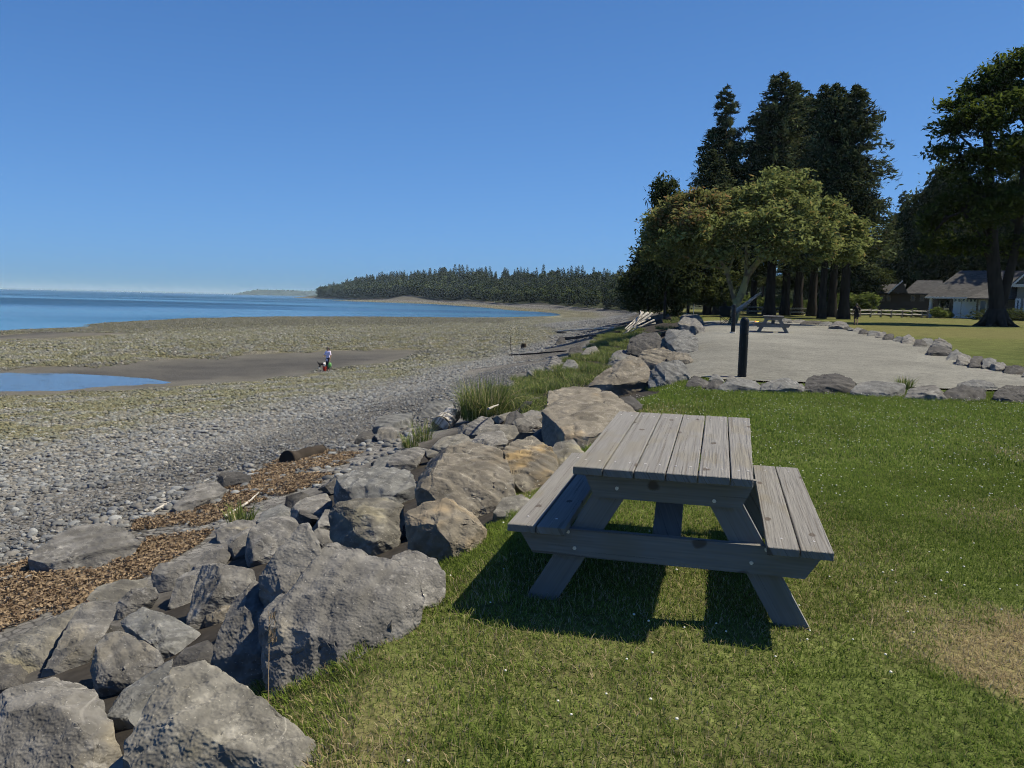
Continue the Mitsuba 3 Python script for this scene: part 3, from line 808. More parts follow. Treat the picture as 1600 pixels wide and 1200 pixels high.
def picnic_table(label, loc, yaw, tilt, scale=1.0, detail=True):
    t = thing('picnic_table', label, 'picnic table')
    W, L, zt, zs, th_ = .1464, 1.847, .75, .4388, .038
    c, s = math.cos(yaw), math.sin(yaw)

    def put(name, m, axis, seed, mat='m_wood', sm=False, lab=None):
        m, uv = wood(m, axis, seed)
        V = np.array(m.vertices) * scale
        V[:, 2] += V[:, 1] * tilt
        V = np.stack([c * V[:, 0] + s * V[:, 1] + loc[0], -s * V[:, 0] + c * V[:, 1] + loc[1], V[:, 2] + loc[2]], 1)
        return part(t, name, ply((V, np.array(m.faces)), mat, uv=uv), lab)

    rg = np.random.default_rng(3)
    for i in range(6):
        x0, x1 = (i - 3) * W + .003, (i - 2) * W - .003
        m = bevel_box(x1 - x0, L + rg.uniform(-.006, .006), th_, .003)
        m.apply_translation([(x0 + x1) / 2, rg.uniform(-.004, .004), zt - th_ / 2 + rg.uniform(-.0015, .0015)])
        if i == 5 and detail:   # the outer edge of the last board is worn away towards the near end
            v = m.vertices; k = v[:, 0] > x1 - .02
            v[k, 0] -= .044 * np.clip(.5 - v[k, 1] / L, 0, 1)
            m.vertices = v
        put('tabletop_board', m, 1, 1 + i, lab='board with a worn tapering outer edge' if i == 5 and detail else None)
    so = .467
    for sd in (-1, 1):
        for j in range(2):
            a = so + j * W
            m = bevel_box(W - .006, 1.81 + rg.uniform(-.006, .006), th_, .003)
            m.apply_translation([sd * (a + W / 2), rg.uniform(-.004, .004), zs - th_ / 2 + rg.uniform(-.001, .001)])
            put('seat_board', m, 1, 11 + j + 3 * sd)
    bt, bh = .038, .14

    def trap(top, bot, z0, z1, y0, y1):
        return tm(hull([(sx * (bot if z == z0 else top), y, z) for sx in (-1, 1) for z in (z0, z1) for y in (y0, y1)]))

    for sd in (-1, 1):
        ya, yb = (-.775, -.737) if sd < 0 else (.737, .775)
        put('top_beam', trap(.415, .35, zt - th_ - bh, zt - th_ - .001, ya, yb), 0, 21 + sd)
        put('seat_beam', trap(.745, .655, zs - th_ - bh, zs - th_ - .001, ya, yb), 0, 25 + sd)
        for q in (-1, 1):
            la, lb = (-.736, -.698) if sd < 0 else (.698, .736)
            f = lambda z: .617 - .582 * z
            hw = .0815
            z1 = zt - th_ - .002
            m = tm(hull([(q * (f(z) + e * hw), y, z) for z in (-.02, z1) for e in (-1, 1) for y in (la, lb)]))
            # uv along the leg
            mm, uv = wood(m, 2, 31 + q + 2 * sd)
            V = np.array(mm.vertices); uv[:, 1] = (V[:, 0] * q + .582 * V[:, 2]) + .31 * q + .17 * sd
            V = V * scale
            V[:, 2] += V[:, 1] * tilt
            V = np.stack([c * V[:, 0] + s * V[:, 1] + loc[0], -s * V[:, 0] + c * V[:, 1] + loc[1], V[:, 2] + loc[2]], 1)
            part(t, 'leg', ply((V, np.array(mm.faces)), 'm_wood', uv=uv))
        # brace from the seat beam up to the middle cleat
        y0, y1 = sd * .69, sd * .10
        z0, z1 = zs - th_ - .10, zt - th_ - .045
        d = np.array([0, y1 - y0, z1 - z0]); d /= np.linalg.norm(d)
        nn = np.cross(d, [1, 0, 0])
        pts = []
        for e, (yy, zz) in ((0, (y0, z0)), (1, (y1, z1))):
            for sx in (-.07, .07):
                for w in (-.019, .019):
                    pts.append(np.array([sx, yy, zz]) + nn * w)
        put('brace', tm(hull(pts)), 1, 41 + sd)
    m = bevel_box(.80, .089, th_, .003); m.apply_translation([0, 0, zt - th_ * 1.5 - .001])
    put('centre_cleat', m, 0, 47)
    if detail:
        for u, z, y in ((-.27, .695, -.775), (-.24, .625, -.775), (.27, .69, -.775), (.225, .60, -.775), (-.475, .385, -.775), (-.44, .305, -.775), (.475, .385, -.775), (.41, .315, -.775)):
            b = trimesh.creation.cylinder(.009, .007, sections=14)
            b.apply_transform(trimesh.transformations.rotation_matrix(math.pi / 2, [1, 0, 0])); b.apply_translation([u, y - .0035, z])
            put('bolt', b, 1, 1, 'm_steel')
        for i in range(6):
            for y in (-.755, .755):
                for e in (-.035, .035):
                    if i == 5 and e > 0 and y < 0: e = .01
                    b = trimesh.creation.cylinder(.0055, .003, sections=10); b.apply_translation([(i - 2.5) * W + e, y, zt + .0005])
                    put('screw', b, 1, 1, 'm_steel')
        for sd in (-1, 1):
            for j in range(2):
                for y in (-.755, .755):
                    b = trimesh.creation.cylinder(.006, .003, sections=10); b.apply_translation([sd * (so + (j + .5) * W), y, zs + .0005])
                    put('screw', b, 1, 1, 'm_steel')
    return t


picnic_table('weathered grey plank picnic table standing on the near lawn', (.948, 4.6395, float(gz(.948, 4.64)) * 0 + .0), .2459, .0188)

# ------------------------------------------------------------------ grass
def grass_tile(seed, size, n, h0, h1, w, lean=.6, seg=1):
    rg = np.random.default_rng(seed)
    P = np.column_stack([rg.uniform(-size / 2, size / 2, (n, 2)), np.zeros(n)])
    a = rg.uniform(0, 2 * np.pi, n)
    h = rg.uniform(h0, h1, n)
    ln = np.abs(rg.normal(0, lean, n)) * h
    b = rg.uniform(0, 2 * np.pi, n)
    side = np.column_stack([np.cos(a), np.sin(a), 0 * a]) * (w * rg.uniform(.6, 1.3, n))[:, None]
    tip = P + np.column_stack([np.cos(b) * ln, np.sin(b) * ln, h])
    mid = P + np.column_stack([np.cos(b) * ln * .35, np.sin(b) * ln * .35, h * .62])
    V = np.stack([P - side, P + side, mid + side * .8, mid - side * .8, tip], 1).reshape(-1, 3)
    i = np.arange(n)[:, None] * 5
    F = np.vstack([i + [0, 1, 2], i + [0, 2, 3], i + [3, 2, 4]])
    r1, r2 = rg.random(n), rg.random(n)
    return (V, F), np.repeat(np.column_stack([r1, r2]), 5, 0)


def group(key, m, uv, bsdf, smooth=False):
    scene[key] = {'type': 'shapegroup', 'piece': ply(m, bsdf, smooth=smooth, uv=uv)}


def inst(base, n, grp, m):
    scene[f'{base}__{n:03d}'] = {'type': 'instance', 'group': {'type': 'ref', 'id': grp}, 'to_world': m}


def tilt_to(x, y, e=.3):
    """the ground's slope as a shear-free rotation"""
    gx = float(gz(x + e, y) - gz(x - e, y)) / (2 * e); gy = float(gz(x, y + e) - gz(x, y - e)) / (2 * e)
    n = np.array([-gx, -gy, 1]); n /= np.linalg.norm(n)
    ax = np.cross([0, 0, 1], n); l = np.linalg.norm(ax)
    return T() if l < 1e-6 else T().rotate((ax / l).tolist(), math.degrees(math.asin(min(1, l))))


TS = .6
for v in range(3):
    m, uv = grass_tile(60 + v, TS * 1.06, 3200, .012, .038, .0021, .9)
    group(f'g_grass_{v}', m, uv, 'm_blade')
for v in range(2):
    m, uv = grass_tile(70 + v, TS * 1.06, 700, .02, .05, .0040, .8)
    group(f'g_grass_thin_{v}', m, uv, 'm_blade')
labels['lawn_grass'] = {'label': 'short mown grass of the near lawn', 'category': 'grass', 'kind': 'stuff'}
taken.add('lawn_grass')
rng = np.random.default_rng(11)
n = 0
court_b = COURT.buffer(.1)
gpos = []
for iy in range(int(16.2 / TS)):
    y = .3 + (iy + .5) * TS
    for ix in range(-8, 40):
        x = (ix + .5) * TS
        if x < crest(y) - .25 or x > .70 * y + 2.4: continue
        if court_b.contains(shapely.Point(x, y)): continue
        gpos.append((x, y))
for x, y in gpos:
    n += 1
    near = y < 7.5
    g = f'g_grass_{rng.integers(3)}' if near else (f'g_grass_thin_{rng.integers(2)}')
    inst('lawn_grass', n, g, T().translate([x, y, float(gz(x, y)) - .004]) @ tilt_to(x, y) @ T().rotate([0, 0, 1], float(rng.integers(4) * 90)) @ T().scale([1, 1, float(.65 + .95 * meshkit.fbm(np.array([x * .9, y * .9, 4.0]), 3, 6))]))
m_, uv_ = grass_tile(80, .8, 260, .05, .13, .0035, .9)
group('g_tuft', m_, uv_, 'm_blade')
# clover heads
fl = trimesh.creation.icosphere(subdivisions=1, radius=.0062); fl.vertices *= [1, 1, .75]
def flower_tile(seed, n, size):
    rg = np.random.default_rng(seed)
    ms = []
    for _ in range(n):
        m = fl.copy(); m.vertices = m.vertices * rg.uniform(.6, 1.15) + [rg.uniform(-size / 2, size / 2), rg.uniform(-size / 2, size / 2), rg.uniform(.035, .06)]
        ms.append(m)
    return cat_(ms)
for v in range(2):
    scene[f'g_flower_{v}'] = {'type': 'shapegroup', 'piece': ply(flower_tile(90 + v, (7, 16)[v], TS), 'm_flower')}
labels['clover_flowers'] = {'label': 'white clover heads scattered over the lawn', 'category': 'flowers', 'kind': 'stuff'}
taken.add('clover_flowers')
n = 0
for x, y in gpos:
    q = float(meshkit.fbm(np.array([x * .5, y * .4, 2.0]), 3, 3))
    p = .35 if y < 6 else .95
    if y < 4.2 and x < 1.9: p = .22
    if rng.random() < p * (.5 + q):
        n += 1
        inst('clover_flowers', n, f'g_flower_{int(y > 6 and rng.random() < .6)}', T().translate([x, y, float(gz(x, y))]) @ T().rotate([0, 0, 1], float(rng.uniform(0, 360))))
# ------------------------------------------------------------------ beach stones
ico1 = trimesh.creation.icosphere(subdivisions=1)
ico2 = trimesh.creation.icosphere(subdivisions=2)
octa = trimesh.creation.icosahedron()


def stones_tile(seed, size, n, r0, r1, base, flatk=.6, pw=2.0):
    rg = np.random.default_rng(seed)
    Vs, Fs, U, o = [], [], [], 0
    for _ in range(n):
        r = r0 + (r1 - r0) * rg.random() ** pw
        v = base.vertices * (1 + rg.uniform(-.16, .16, (len(base.vertices), 1)))
        v = v * [1, rg.uniform(.6, .95), flatk * rg.uniform(.75, 1.25)] * r
        a, b = rg.uniform(0, 6.28), rg.normal(0, .18)
        R = trimesh.transformations.euler_matrix(b, rg.normal(0, .18), a)[:3, :3]
        v = v @ R.T + [rg.uniform(-size / 2, size / 2), rg.uniform(-size / 2, size / 2), r * flatk * rg.uniform(-.15, .55)]
        Vs.append(v); Fs.append(base.faces + o); o += len(v)
        U.append(np.tile([rg.random(), rg.random()], (len(v), 1)))
    return (np.vstack(Vs), np.vstack(Fs)), np.vstack(U)


FINE, MID, FAR_ = 1.6, 2.4, 4.5
for v in range(3):
    m, uv = stones_tile(200 + v, FINE * 1.05, 420, .012, .055, octa, .6, 2.2); group(f'g_fine_{v}', m, uv, 'm_stone')
    m, uv = stones_tile(210 + v, MID * 1.05, 330, .03, .105, ico1, .5, 2.0); group(f'g_mid_{v}', m, uv, 'm_stone')
    m, uv = stones_tile(220 + v, FAR_ * 1.05, 330, .06, .17, octa, .6, 2.2); group(f'g_far_{v}', m, uv, 'm_stone')
labels['beach_stones'] = {'label': 'grey and yellowish cobbles covering the beach and the bar', 'category': 'stones', 'kind': 'stuff'}
taken.add('beach_stones')
rng = np.random.default_rng(21)
n = 0
count = {}
for size, y0, y1 in ((FINE, 5, 40), (MID, 8, 64), (FAR_, 55, 250)):
    for iy in range(int(y0 / size), int(y1 / size)):
        y = (iy + .5) * size
        for ix in range(int(-.68 * y / size) - 2, int(crest(y) / size) + 1):
            x = (ix + .5) * size
            z = float(gz(x, y))
            if x > crest(y) - .8 or z > -1.28 or z < -4.15: continue
            sandy = -3.72 < z < -3.49 and y < 100
            if sandy: continue
            if size == FINE and not (-2.35 < z < -1.35): continue
            if size == MID:
                lo = (z + 1.95) / -.35     # fewer coarse cobbles up in the fine gravel
                if rng.random() > np.clip(lo, .10, 1): continue
            if size == FAR_ and y < 62 and z > -2.9: continue
            n += 1
            k = ('fine', 'mid', 'far')[(FINE, MID, FAR_).index(size)]
            count[k] = count.get(k, 0) + 1
            inst('beach_stones', n, f'g_{k}_{rng.integers(3)}', T().translate([x, y, z]) @ tilt_to(x, y, .6) @ T().rotate([0, 0, 1], float(rng.integers(4) * 90)) @ T().scale([1, 1, 1]))
print(count)
# the largest cobbles near the wood chips, each its own part of the beach
cob = []
for v in range(6):
    rg = np.random.default_rng(240 + v)
    b = ico2.copy(); q = b.vertices
    b.vertices = q * (1 + .35 * (meshkit.fbm(q * 1.3 + v * 9, 2, v) - .5))[:, None] * [1, rg.uniform(.62, .9), rg.uniform(.42, .62)]
    cob.append([ply(b, 'm_stone', smooth=True, uv=np.tile([r, rg.random()], (len(q), 1))) for r in (.45, .75, .93, .98)])
for i in range(300):
    px = rng.uniform(-20, 640) if i < 190 else rng.uniform(420, 650)
    top = np.interp(px, (-20, 0, 150, 300, 430, 560, 640), (850, 845, 800, 755, 712, 690, 665))
    bot = np.interp(px, (-20, 0, 60, 150, 300, 430, 520, 640), (905, 900, 862, 838, 795, 775, 760, 715))
    q = hit(px, top + (bot - top) * rng.random())
    r = q[1] / FPX * rng.uniform(5, 12) * (.75 if px > 400 else 1)
    scene[f'beach__cobble_{i + 1:03d}'] = {**cob[rng.integers(6)][rng.choice(4, p=(.35, .35, .2, .1))], 'to_world': T().translate([q[0], q[1], q[2] + .12 * r]).rotate([0, 0, 1], rng.uniform(0, 360)).rotate([1, 0, 0], rng.uniform(-15, 15)).scale([r] * 3)}

# wood chips
def chip_tile(seed, size, n):
    rg = np.random.default_rng(seed)
    C = np.column_stack([rg.uniform(-size / 2, size / 2, (n, 2)), rg.uniform(.0, .05, n)])
    d = unit(rg.normal(size=(n, 3)) * [1, 1, .35]); e = unit(np.cross(d, rg.normal(size=(n, 3))))
    l = rg.uniform(.008, .030, n)[:, None]
    up = np.cross(d, e)
    (V, F), uv = cards(C, d * l, e * l * rg.uniform(.25, .5, (n, 1)), rg.random(n), rg.random(n))
    return (V, F), uv
for v in range(2):
    m, uv = chip_tile(250 + v, .75, 2600); group(f'g_chip_{v}', m, uv, 'm_chip')
labels['wood_chip_wrack'] = {'label': 'orange-brown wood chips washed up along the foot of the rock bank', 'category': 'wood chips', 'kind': 'stuff'}
taken.add('wood_chip_wrack')
CHIPS = shapely.Polygon([hit(px, py)[:2] for px, py in ((-60, 905), (0, 893), (60, 880), (130, 880), (190, 865), (220, 832), (280, 805), (345, 770), (400, 738), (470, 712), (520, 702), (545, 706), (520, 728), (480, 750), (430, 775), (385, 812), (330, 838), (280, 855), (245, 870), (225, 900), (180, 925), (130, 938), (60, 975), (0, 1003), (-60, 1020))]).buffer(0)
n = 0
x0, y0, x1, y1 = CHIPS.bounds
for x in np.arange(x0, x1, .62):
    for y in np.arange(y0, y1, .62):
        if CHIPS.buffer(.02).contains(shapely.Point(x, y)) and (rng.random() < .9 if meshkit.fbm(np.array([x * .9, y * .9, 1.0]), 3, 8) > .36 else rng.random() < .6):
            n += 1
            inst('wood_chip_wrack', n, f'g_chip_{rng.integers(2)}', T().translate([float(x), float(y), float(gz(x, y)) + .0]) @ tilt_to(x, y) @ T().rotate([0, 0, 1], float(rng.uniform(0, 360))))
single('chip_bed', ply(sheet(CHIPS.buffer(.1), .25, .02, None), 'm_chip', smooth=True, uv=None), 'bed of brown wood chips at the foot of the bank', kind='structure') if False else None

# ------------------------------------------------------------------ bank grass, tussock, weeds
m, uv = grass_tile(260, 1.0, 420, .10, .34, .0075, .7); group('g_bank_0', m, uv, 'm_dune')
m, uv = grass_tile(261, 1.0, 420, .06, .26, .0085, .8); group('g_bank_1', m, uv, 'm_dune')
labels['bank_grass'] = {'label': 'rough green grass growing on the sea side of the bank', 'category': 'grass', 'kind': 'stuff'}
taken.add('bank_grass')
BANK = shapely.Polygon([hit(px, py)[:2] for px, py in ((800, 645), (790, 615), (815, 598), (850, 588), (880, 578), (905, 562), (935, 540), (945, 525), (975, 512), (1000, 522), (985, 545), (960, 560), (945, 575), (930, 590), (905, 606), (870, 612), (850, 625), (830, 650))]).buffer(0)
n = 0
x0, y0, x1, y1 = BANK.bounds
for x in np.arange(x0, x1, .7):
    for y in np.arange(y0, y1, .7):
        if BANK.buffer(.3).contains(shapely.Point(x, y)):
            n += 1
            inst('bank_grass', n, f'g_bank_{rng.integers(2)}', T().translate([float(x), float(y), float(gz(x, y)) - .01]).rotate([0, 0, 1], float(rng.uniform(0, 360))) @ T().scale(float(rng.uniform(.45, .95))))
for px, py in ((1050, 505), (1062, 500), (1040, 515), (1020, 527), (1085, 498)):
    q = hit(px, py); n += 1
    inst('bank_grass', n, 'g_bank_1', T().translate(q.tolist()).scale(1.2))


def tussock(seed, n, R, h0, h1, w, spread=.9):
    rg = np.random.default_rng(seed)
    V, F, U = [], [], []
    for i in range(n):
        a = rg.uniform(0, 6.283); r = R * math.sqrt(rg.random()) * .45
        p0 = np.array([r * math.cos(a), r * math.sin(a), 0])
        h = rg.uniform(h0, h1); ln = h * abs(rg.normal(.35, .3)) * spread
        b = a + rg.normal(0, .7)
        k = 5
        t = np.linspace(0, 1, k)
        C = p0 + np.column_stack([np.cos(b) * ln * t ** 1.8, np.sin(b) * ln * t ** 1.8, h * (t - .35 * (ln / h) * t ** 2.6)])
        sd = np.array([-math.sin(b), math.cos(b), 0]) * w * rg.uniform(.6, 1.3)
        ww = np.array([.8, 1, .85, .55, .05])[:, None]
        v = np.vstack([C - sd * ww, C + sd * ww])
        o = len(V) * 10
        for j in range(k - 1):
            F += [[o + j, o + 5 + j, o + 6 + j], [o + j, o + 6 + j, o + 1 + j]]
        V.append(v); U.append(np.tile([rg.random(), rg.random()], (10, 1)))
    return (np.vstack(V), np.array(F)), np.vstack(U)


q = hit(757, 655)
m, uv = tussock(7, 900, 1.15, .35, 1.05, .008, 1.05)
t = thing('beach_grass_tussock', 'tall dark green tussock of beach grass rising above the rocks', 'grass tussock')
part(t, 'blades', ply((m[0] + q, m[1]), 'm_dune', uv=uv))
m, uv = tussock(8, 60, .8, .5, 1.0, .012, 1.3); uv[:, 0] = .95
part(t, 'dry_stalks', ply((m[0] + q, m[1]), 'm_dune', uv=uv), 'straw coloured dry stalks')
for (px, py, R, h, l) in ((658, 690, .45, .5, 'small green weed growing between the gravel and the cut log'), (640, 700, .35, .35, 'low green weed left of the taller weed by the cut log'), (845, 615, .5, .4, 'clump of grass behind the huge tan-grey boulder'), (1414, 608, .3, .28, 'tuft of grass between two stones of the front row'), (376, 822, .35, .35, 'clump of pale grass blades at the edge of the wood chips')):
    q = hit(px, py); m, uv = tussock(int(px), 90, R, h * .5, h, .007, 1.0)
    single('weed', ply((m[0] + q, m[1]), 'm_dune', uv=uv), l, 'weed')
# dry stalks beside the largest boulder
q = hit(419, 1098) if False else at_y(419, 1092, 3.25)
P = np.array([q + [.0, 0, -.1], q + [.002, 0, .12], q + [.004, .01, .30], q + [-.001, .02, .37]])
ms = [tube(P, [.0025, .002, .0015, .001], 5)]
t = thing('grass_stalk', 'dry straw stalk with a seed head standing against the shadowed side of the largest boulder', 'grass stalk')
part(t, 'stem', ply(tube(P, [.0028, .0024, .0018, .0012], 6), 'm_chip', uv=np.tile([.95, .2], (4 * 6 + 2, 1))))
C = P[2] + np.column_stack([rng.uniform(-.002, .03, 60), rng.uniform(-.01, .01, 60), rng.uniform(-.06, .07, 60)])
(m, uv) = cards(C, np.tile([.004, 0, .014], (60, 1)) + rng.normal(0, .003, (60, 3)), rng.normal(0, .003, (60, 3)), np.full(60, .95), np.full(60, .3))
part(t, 'seed_head', ply(m, 'm_chip', uv=uv))

# ------------------------------------------------------------------ driftwood and beach logs
def log_mesh(a, b, r0, r1, seed, n=14, k=24):
    rg = np.random.default_rng(seed)
    t = np.linspace(0, 1, k)[:, None]
    P = a + (b - a) * t + (meshkit.fbm(np.hstack([t * 3, t * 0 + seed, t * 0]), 2)[:, None] - .5) * r0 * .8
    m = tube(P, r0 + (r1 - r0) * t[:, 0], n)
    v = m.vertices
    m.vertices = v + unit(rg.normal(size=(1, 3))) * 0 + m.vertex_normals * ((meshkit.fbm(v * [3 / r0 * .2] * 3 + seed, 3, seed) - .5) * r0 * .5)[:, None]
    d = (b - a) / np.linalg.norm(b - a)
    u = (m.vertices - a) @ d
    ref = np.cross(d, [0, 0, 1.0]); ref = ref / (np.linalg.norm(ref) + 1e-9)
    return m, np.column_stack([u, (m.vertices - a) @ ref + .7 * (m.vertices - a) @ np.cross(d, ref)])


def on(px, py, dz=0.0):
    q = hit(px, py); q[2] += dz; return q


# bleached root end on the crest
t = thing('driftwood', 'bleached white driftwood root leaning on the crest of the bank', 'driftwood')
DW = hit(985, 524)[1]
for i, (p0, p1, dz, r) in enumerate((((974, 522), (1019, 490), .1, .085), ((980, 519), (1004, 488), .5, .07), ((978, 516), (1012, 489), .3, .09), ((976, 514), (1000, 493), .7, .05), ((985, 518), (1022, 500), -.1, .06), ((990, 512), (1024, 505), .2, .045), ((1003, 494), (1001, 486), .5, .04), ((996, 507), (1016, 497), .45, .05))):
    m, uv = log_mesh(at_y(*p0, DW), at_y(*p1, DW + 1.2 + dz), r * .55, r * 1.15, 30 + i)
    part(t, 'root', ply(m, 'm_driftwood', smooth=True, uv=uv))
q = on(686, 672)
a, b = at_y(689, 664, q[1]), at_y(706, 648, q[1] + .75)
m, uv = log_mesh(a, b, .19, .17, 41, 18)
t = thing('cut_log', 'short pale cut log with its dark sawn end towards the viewer', 'log')
part(t, 'trunk', ply(m, 'm_driftwood', smooth=50, uv=None) if False else ply(m, 'm_driftwood', smooth=True, uv=uv))
d = unit(b - a)
e = trimesh.creation.cylinder(.192, .02, sections=22)
e.apply_transform(trimesh.geometry.align_vectors([0, 0, 1], d)); e.apply_translation(a - d * .012)
scene['m_cut_end'] = P_(proc(lambda p, n, uv: mix(mi.Color3f(.09, .075, .05), mi.Color3f(.20, .17, .11), fbm(p.x * 14, p.y * 14, p.z * 14, 3))), .9, .1)
part(t, 'sawn_end', ply(e, 'm_cut_end'), 'dark olive sawn end')
t = thing('beach_log', 'dark wet log with a square end half buried at the edge of the wood chips', 'log')
a, b = on(444, 726, .05), on(506, 708, .08)
m, uv = log_mesh(a, b, .15, .12, 43)
part(t, 'trunk', ply(m, 'm_bark', smooth=True))
for i, (p0, p1, r, l) in enumerate((((795, 556), (885, 549), .06, 'long thin beach log near the bank grass'), ((880, 531), (968, 522), .16, 'dark beach log reaching from the far rocks to the driftwood'), ((872, 518), (960, 513), .12, 'thin weathered log lying farthest along the beach'), ((868, 519), (905, 524), .09, 'short stick crossing the far end of the thin weathered log'))):
    a, b = on(*p0, r * .6), on(*p1, r * .6)
    m, uv = log_mesh(a, b, r, r * .7, 50 + i)
    single('beach_log', ply(m, 'm_bark' if i != 2 else 'm_driftwood', smooth=True, uv=uv), l, 'log')
q = on(818, 545)
st = lathe([(0, 0), (.26, 0), (.23, .15), (.21, .42), (.19, .46), (0, .44)], 18)
st.vertices = st.vertices * (1 + .18 * (meshkit.fbm(st.vertices * 5, 3, 2) - .5))[:, None]
t = single('stump', ply(moved(st, q), 'm_bark', smooth=40), 'dark upright stump standing alone on the beach', 'stump')
for px, py, h, l in ((797, 548, 1.25, 'thin pole stuck upright in the cobbles beside the tussock'), (1083, 499, 1.1, 'thin grey pole at the far end of the gravel')):
    q = on(px, py)
    single('thin_pole', ply(tube(np.array([q - [0, 0, .1], q + [.02, 0, h]]), [.03, .025], 8), 'm_bark' if px < 900 else 'm_concrete'), l, 'pole')
# twigs
for i, (p, l) in enumerate(((((352, 812), (372, 800), (392, 786), (410, 768)), 'crooked pale branch lying on the wood chips'), (((236, 806), (252, 796), (266, 788)), 'short straw twig beside the slanting pale rock'), (((762, 680), (770, 675), (778, 671)), 'white stick lying on the split rock below the tussock'))):
    P = np.array([on(*q, .04 if i < 2 else .45) for q in p])
    single('stick', ply(tube(P, np.linspace(.022, .010, len(P)), 7), 'm_driftwood', smooth=True, uv=np.random.default_rng(i).random((len(p) * 7 + 2, 2))), l, 'stick')
# curled leaf against the boulder
q = hit(606, 1000)
lf, F = [], []
for i in range(7):
    for j in range(5):
        u, v = i / 6, (j - 2) / 2
        w = .028 * math.sin(math.pi * (.08 + .9 * u))
        lf.append([.10 * (u - .5) * .35 + v * w * .6, -.02 * abs(v), .015 + .085 * u - .02 * v * v])
for i in range(6):
    for j in range(4):
        o = i * 5 + j; F += [[o, o + 1, o + 6], [o, o + 6, o + 5]]
single('dead_leaf', ply((np.array(lf) + q, np.array(F)), 'm_chip', smooth=True, uv=np.tile([.8, .3], (35, 1))), 'curled orange-brown dead leaf leaning on the largest boulder', 'leaf')

# ------------------------------------------------------------------ bollard lights
def bollard(px, py, label, h=1.12, r=.095, base=False):
    q = hit(px, py)
    t = thing('bollard_light', label, 'bollard light', 'black posts on the gravel')
    post = lathe([(0, -.05), (r, -.05), (r, h * .70), (r * .96, h * .702), (r * .96, h * .712), (r, h * .714), (0, h * .714)], 28)
    head = lathe([(0, h * .714), (r * 1.0, h * .716), (r, h * .93), (r * .93, h * .965), (r * .70, h * .99), (r * .35, h), (0, h)], 28)
    part(t, 'post', ply(moved(post, q), 'm_black_paint', smooth=30))
    hd = part(t, 'head', ply(moved(head, q), 'm_black_paint', smooth=30))
    for i in range(4):
        z = h * (.76 + .035 * i)
        part(hd, 'louvre', ply(moved(lathe([(r * .98, z), (r * 1.05, z - .008), (r * 1.05, z - .002), (r * .98, z + .012)], 28), q), 'm_black_paint', smooth=30))
    if base:
        part(t, 'base', ply(moved(lathe([(0, -.05), (r * 1.5, -.05), (r * 1.5, .07), (r * 1.35, .09), (0, .09)], 24), q), 'm_concrete', smooth=30), 'pale concrete footing')
    return q


d1 = hit(1160, 591)
k1 = 95 / FPX * d1[1] / 1.0
bollard(1159, 591, 'tall black bollard light standing in front of the front row of stones', h=k1, r=.0062 * d1[1] * .86)
d2 = hit(1145, 522)
bollard(1145, 522, 'farther black bollard light with a pale footing, at the left edge of the gravel', h=46 / FPX * d2[1], r=.0062 * d1[1] * .86, base=True)
q = hit(1207, 521)
picnic_table('distant grey picnic table standing on the gravel', (q[0] + .22, q[1] + .72, q[2] + .0), .30, 0, 1.0 * (54 / FPX * q[1]) / 1.5, detail=False)
TBL2 = q
# ------------------------------------------------------------------ trees
def conifer(seed, H, base, R, nb, trunk_r, droop=.35, irregular=.35, card=.42, npb=42, power=.75):
    """trunk and limbs, then needle sprays, for a tree of height H with its crown from base up"""
    rg = np.random.default_rng(seed)
    wob = rg.normal(0, .012 * H, 2)
    zs = np.linspace(-.3, H, 12)
    TP = np.column_stack([wob[0] * (zs / H) ** 2, wob[1] * (zs / H) ** 2, zs])
    tr = trunk_r * np.clip(1 - zs / H, .02, 1) ** .8
    tr[0] *= 1.45
    wood_ = [tube(TP, tr, 9)]
    Cs, As, Bs, R1, R2 = [], [], [], [], []
    for i in range(nb):
        t = rg.random() ** .85
        z = base + (H - base) * t
        Lb = R * ((1 - t) ** power * (1 - .25 * np.exp(-t * 9)) + .03) * rg.uniform(1 - irregular, 1 + irregular * .7)
        a = rg.uniform(0, 6.283)
        d = np.array([math.cos(a), math.sin(a), 0])
        k = 6
        s = np.linspace(0, 1, k)
        rise = (.25 + .5 * t) * Lb * rg.uniform(.2, 1)
        o = np.array([wob[0] * (z / H) ** 2, wob[1] * (z / H) ** 2, z])
        P = o + s[:, None] * d * Lb + np.column_stack([0 * s, 0 * s, rise * s - droop * Lb * s ** 2 * 1.6])
        if Lb > R * .25:
            wood_.append(tube(P, np.linspace(trunk_r * .16, .012, k), 4, cap=False))
        n = max(6, int(npb * Lb / R))
        u = rg.uniform(.12, 1.0, n) ** .75
        C = np.stack([np.interp(u, s, P[:, j]) for j in range(3)], 1)
        side = np.array([-d[1], d[0], 0])
        wd = Lb * .26 * (1.15 - u)
        lat = rg.uniform(-1, 1, n)
        C = C + side * (lat * wd)[:, None] + np.column_stack([rg.normal(0, .05 * Lb, (n, 2)), rg.normal(-.03, .085, n) * Lb])
        ax = unit(d * .7 + side * lat[:, None] * .9 + rg.normal(0, .45, (n, 3)) + [0, 0, .12])
        bx = unit(np.cross(ax, rg.normal(0, .5, (n, 3)) + [0, 0, 1]))
        sz = card * rg.uniform(.6, 1.35, n)[:, None]
        Cs.append(C); As.append(ax * sz); Bs.append(bx * sz * .30)
        R1.append(rg.random(n)); R2.append(np.clip(np.full(n, rg.random()) * .6 + .4 * rg.random(n), 0, 1))
    m, uv = cards(np.vstack(Cs), np.vstack(As), np.vstack(Bs), np.concatenate(R1), np.concatenate(R2))
    return cat_(wood_), m, uv


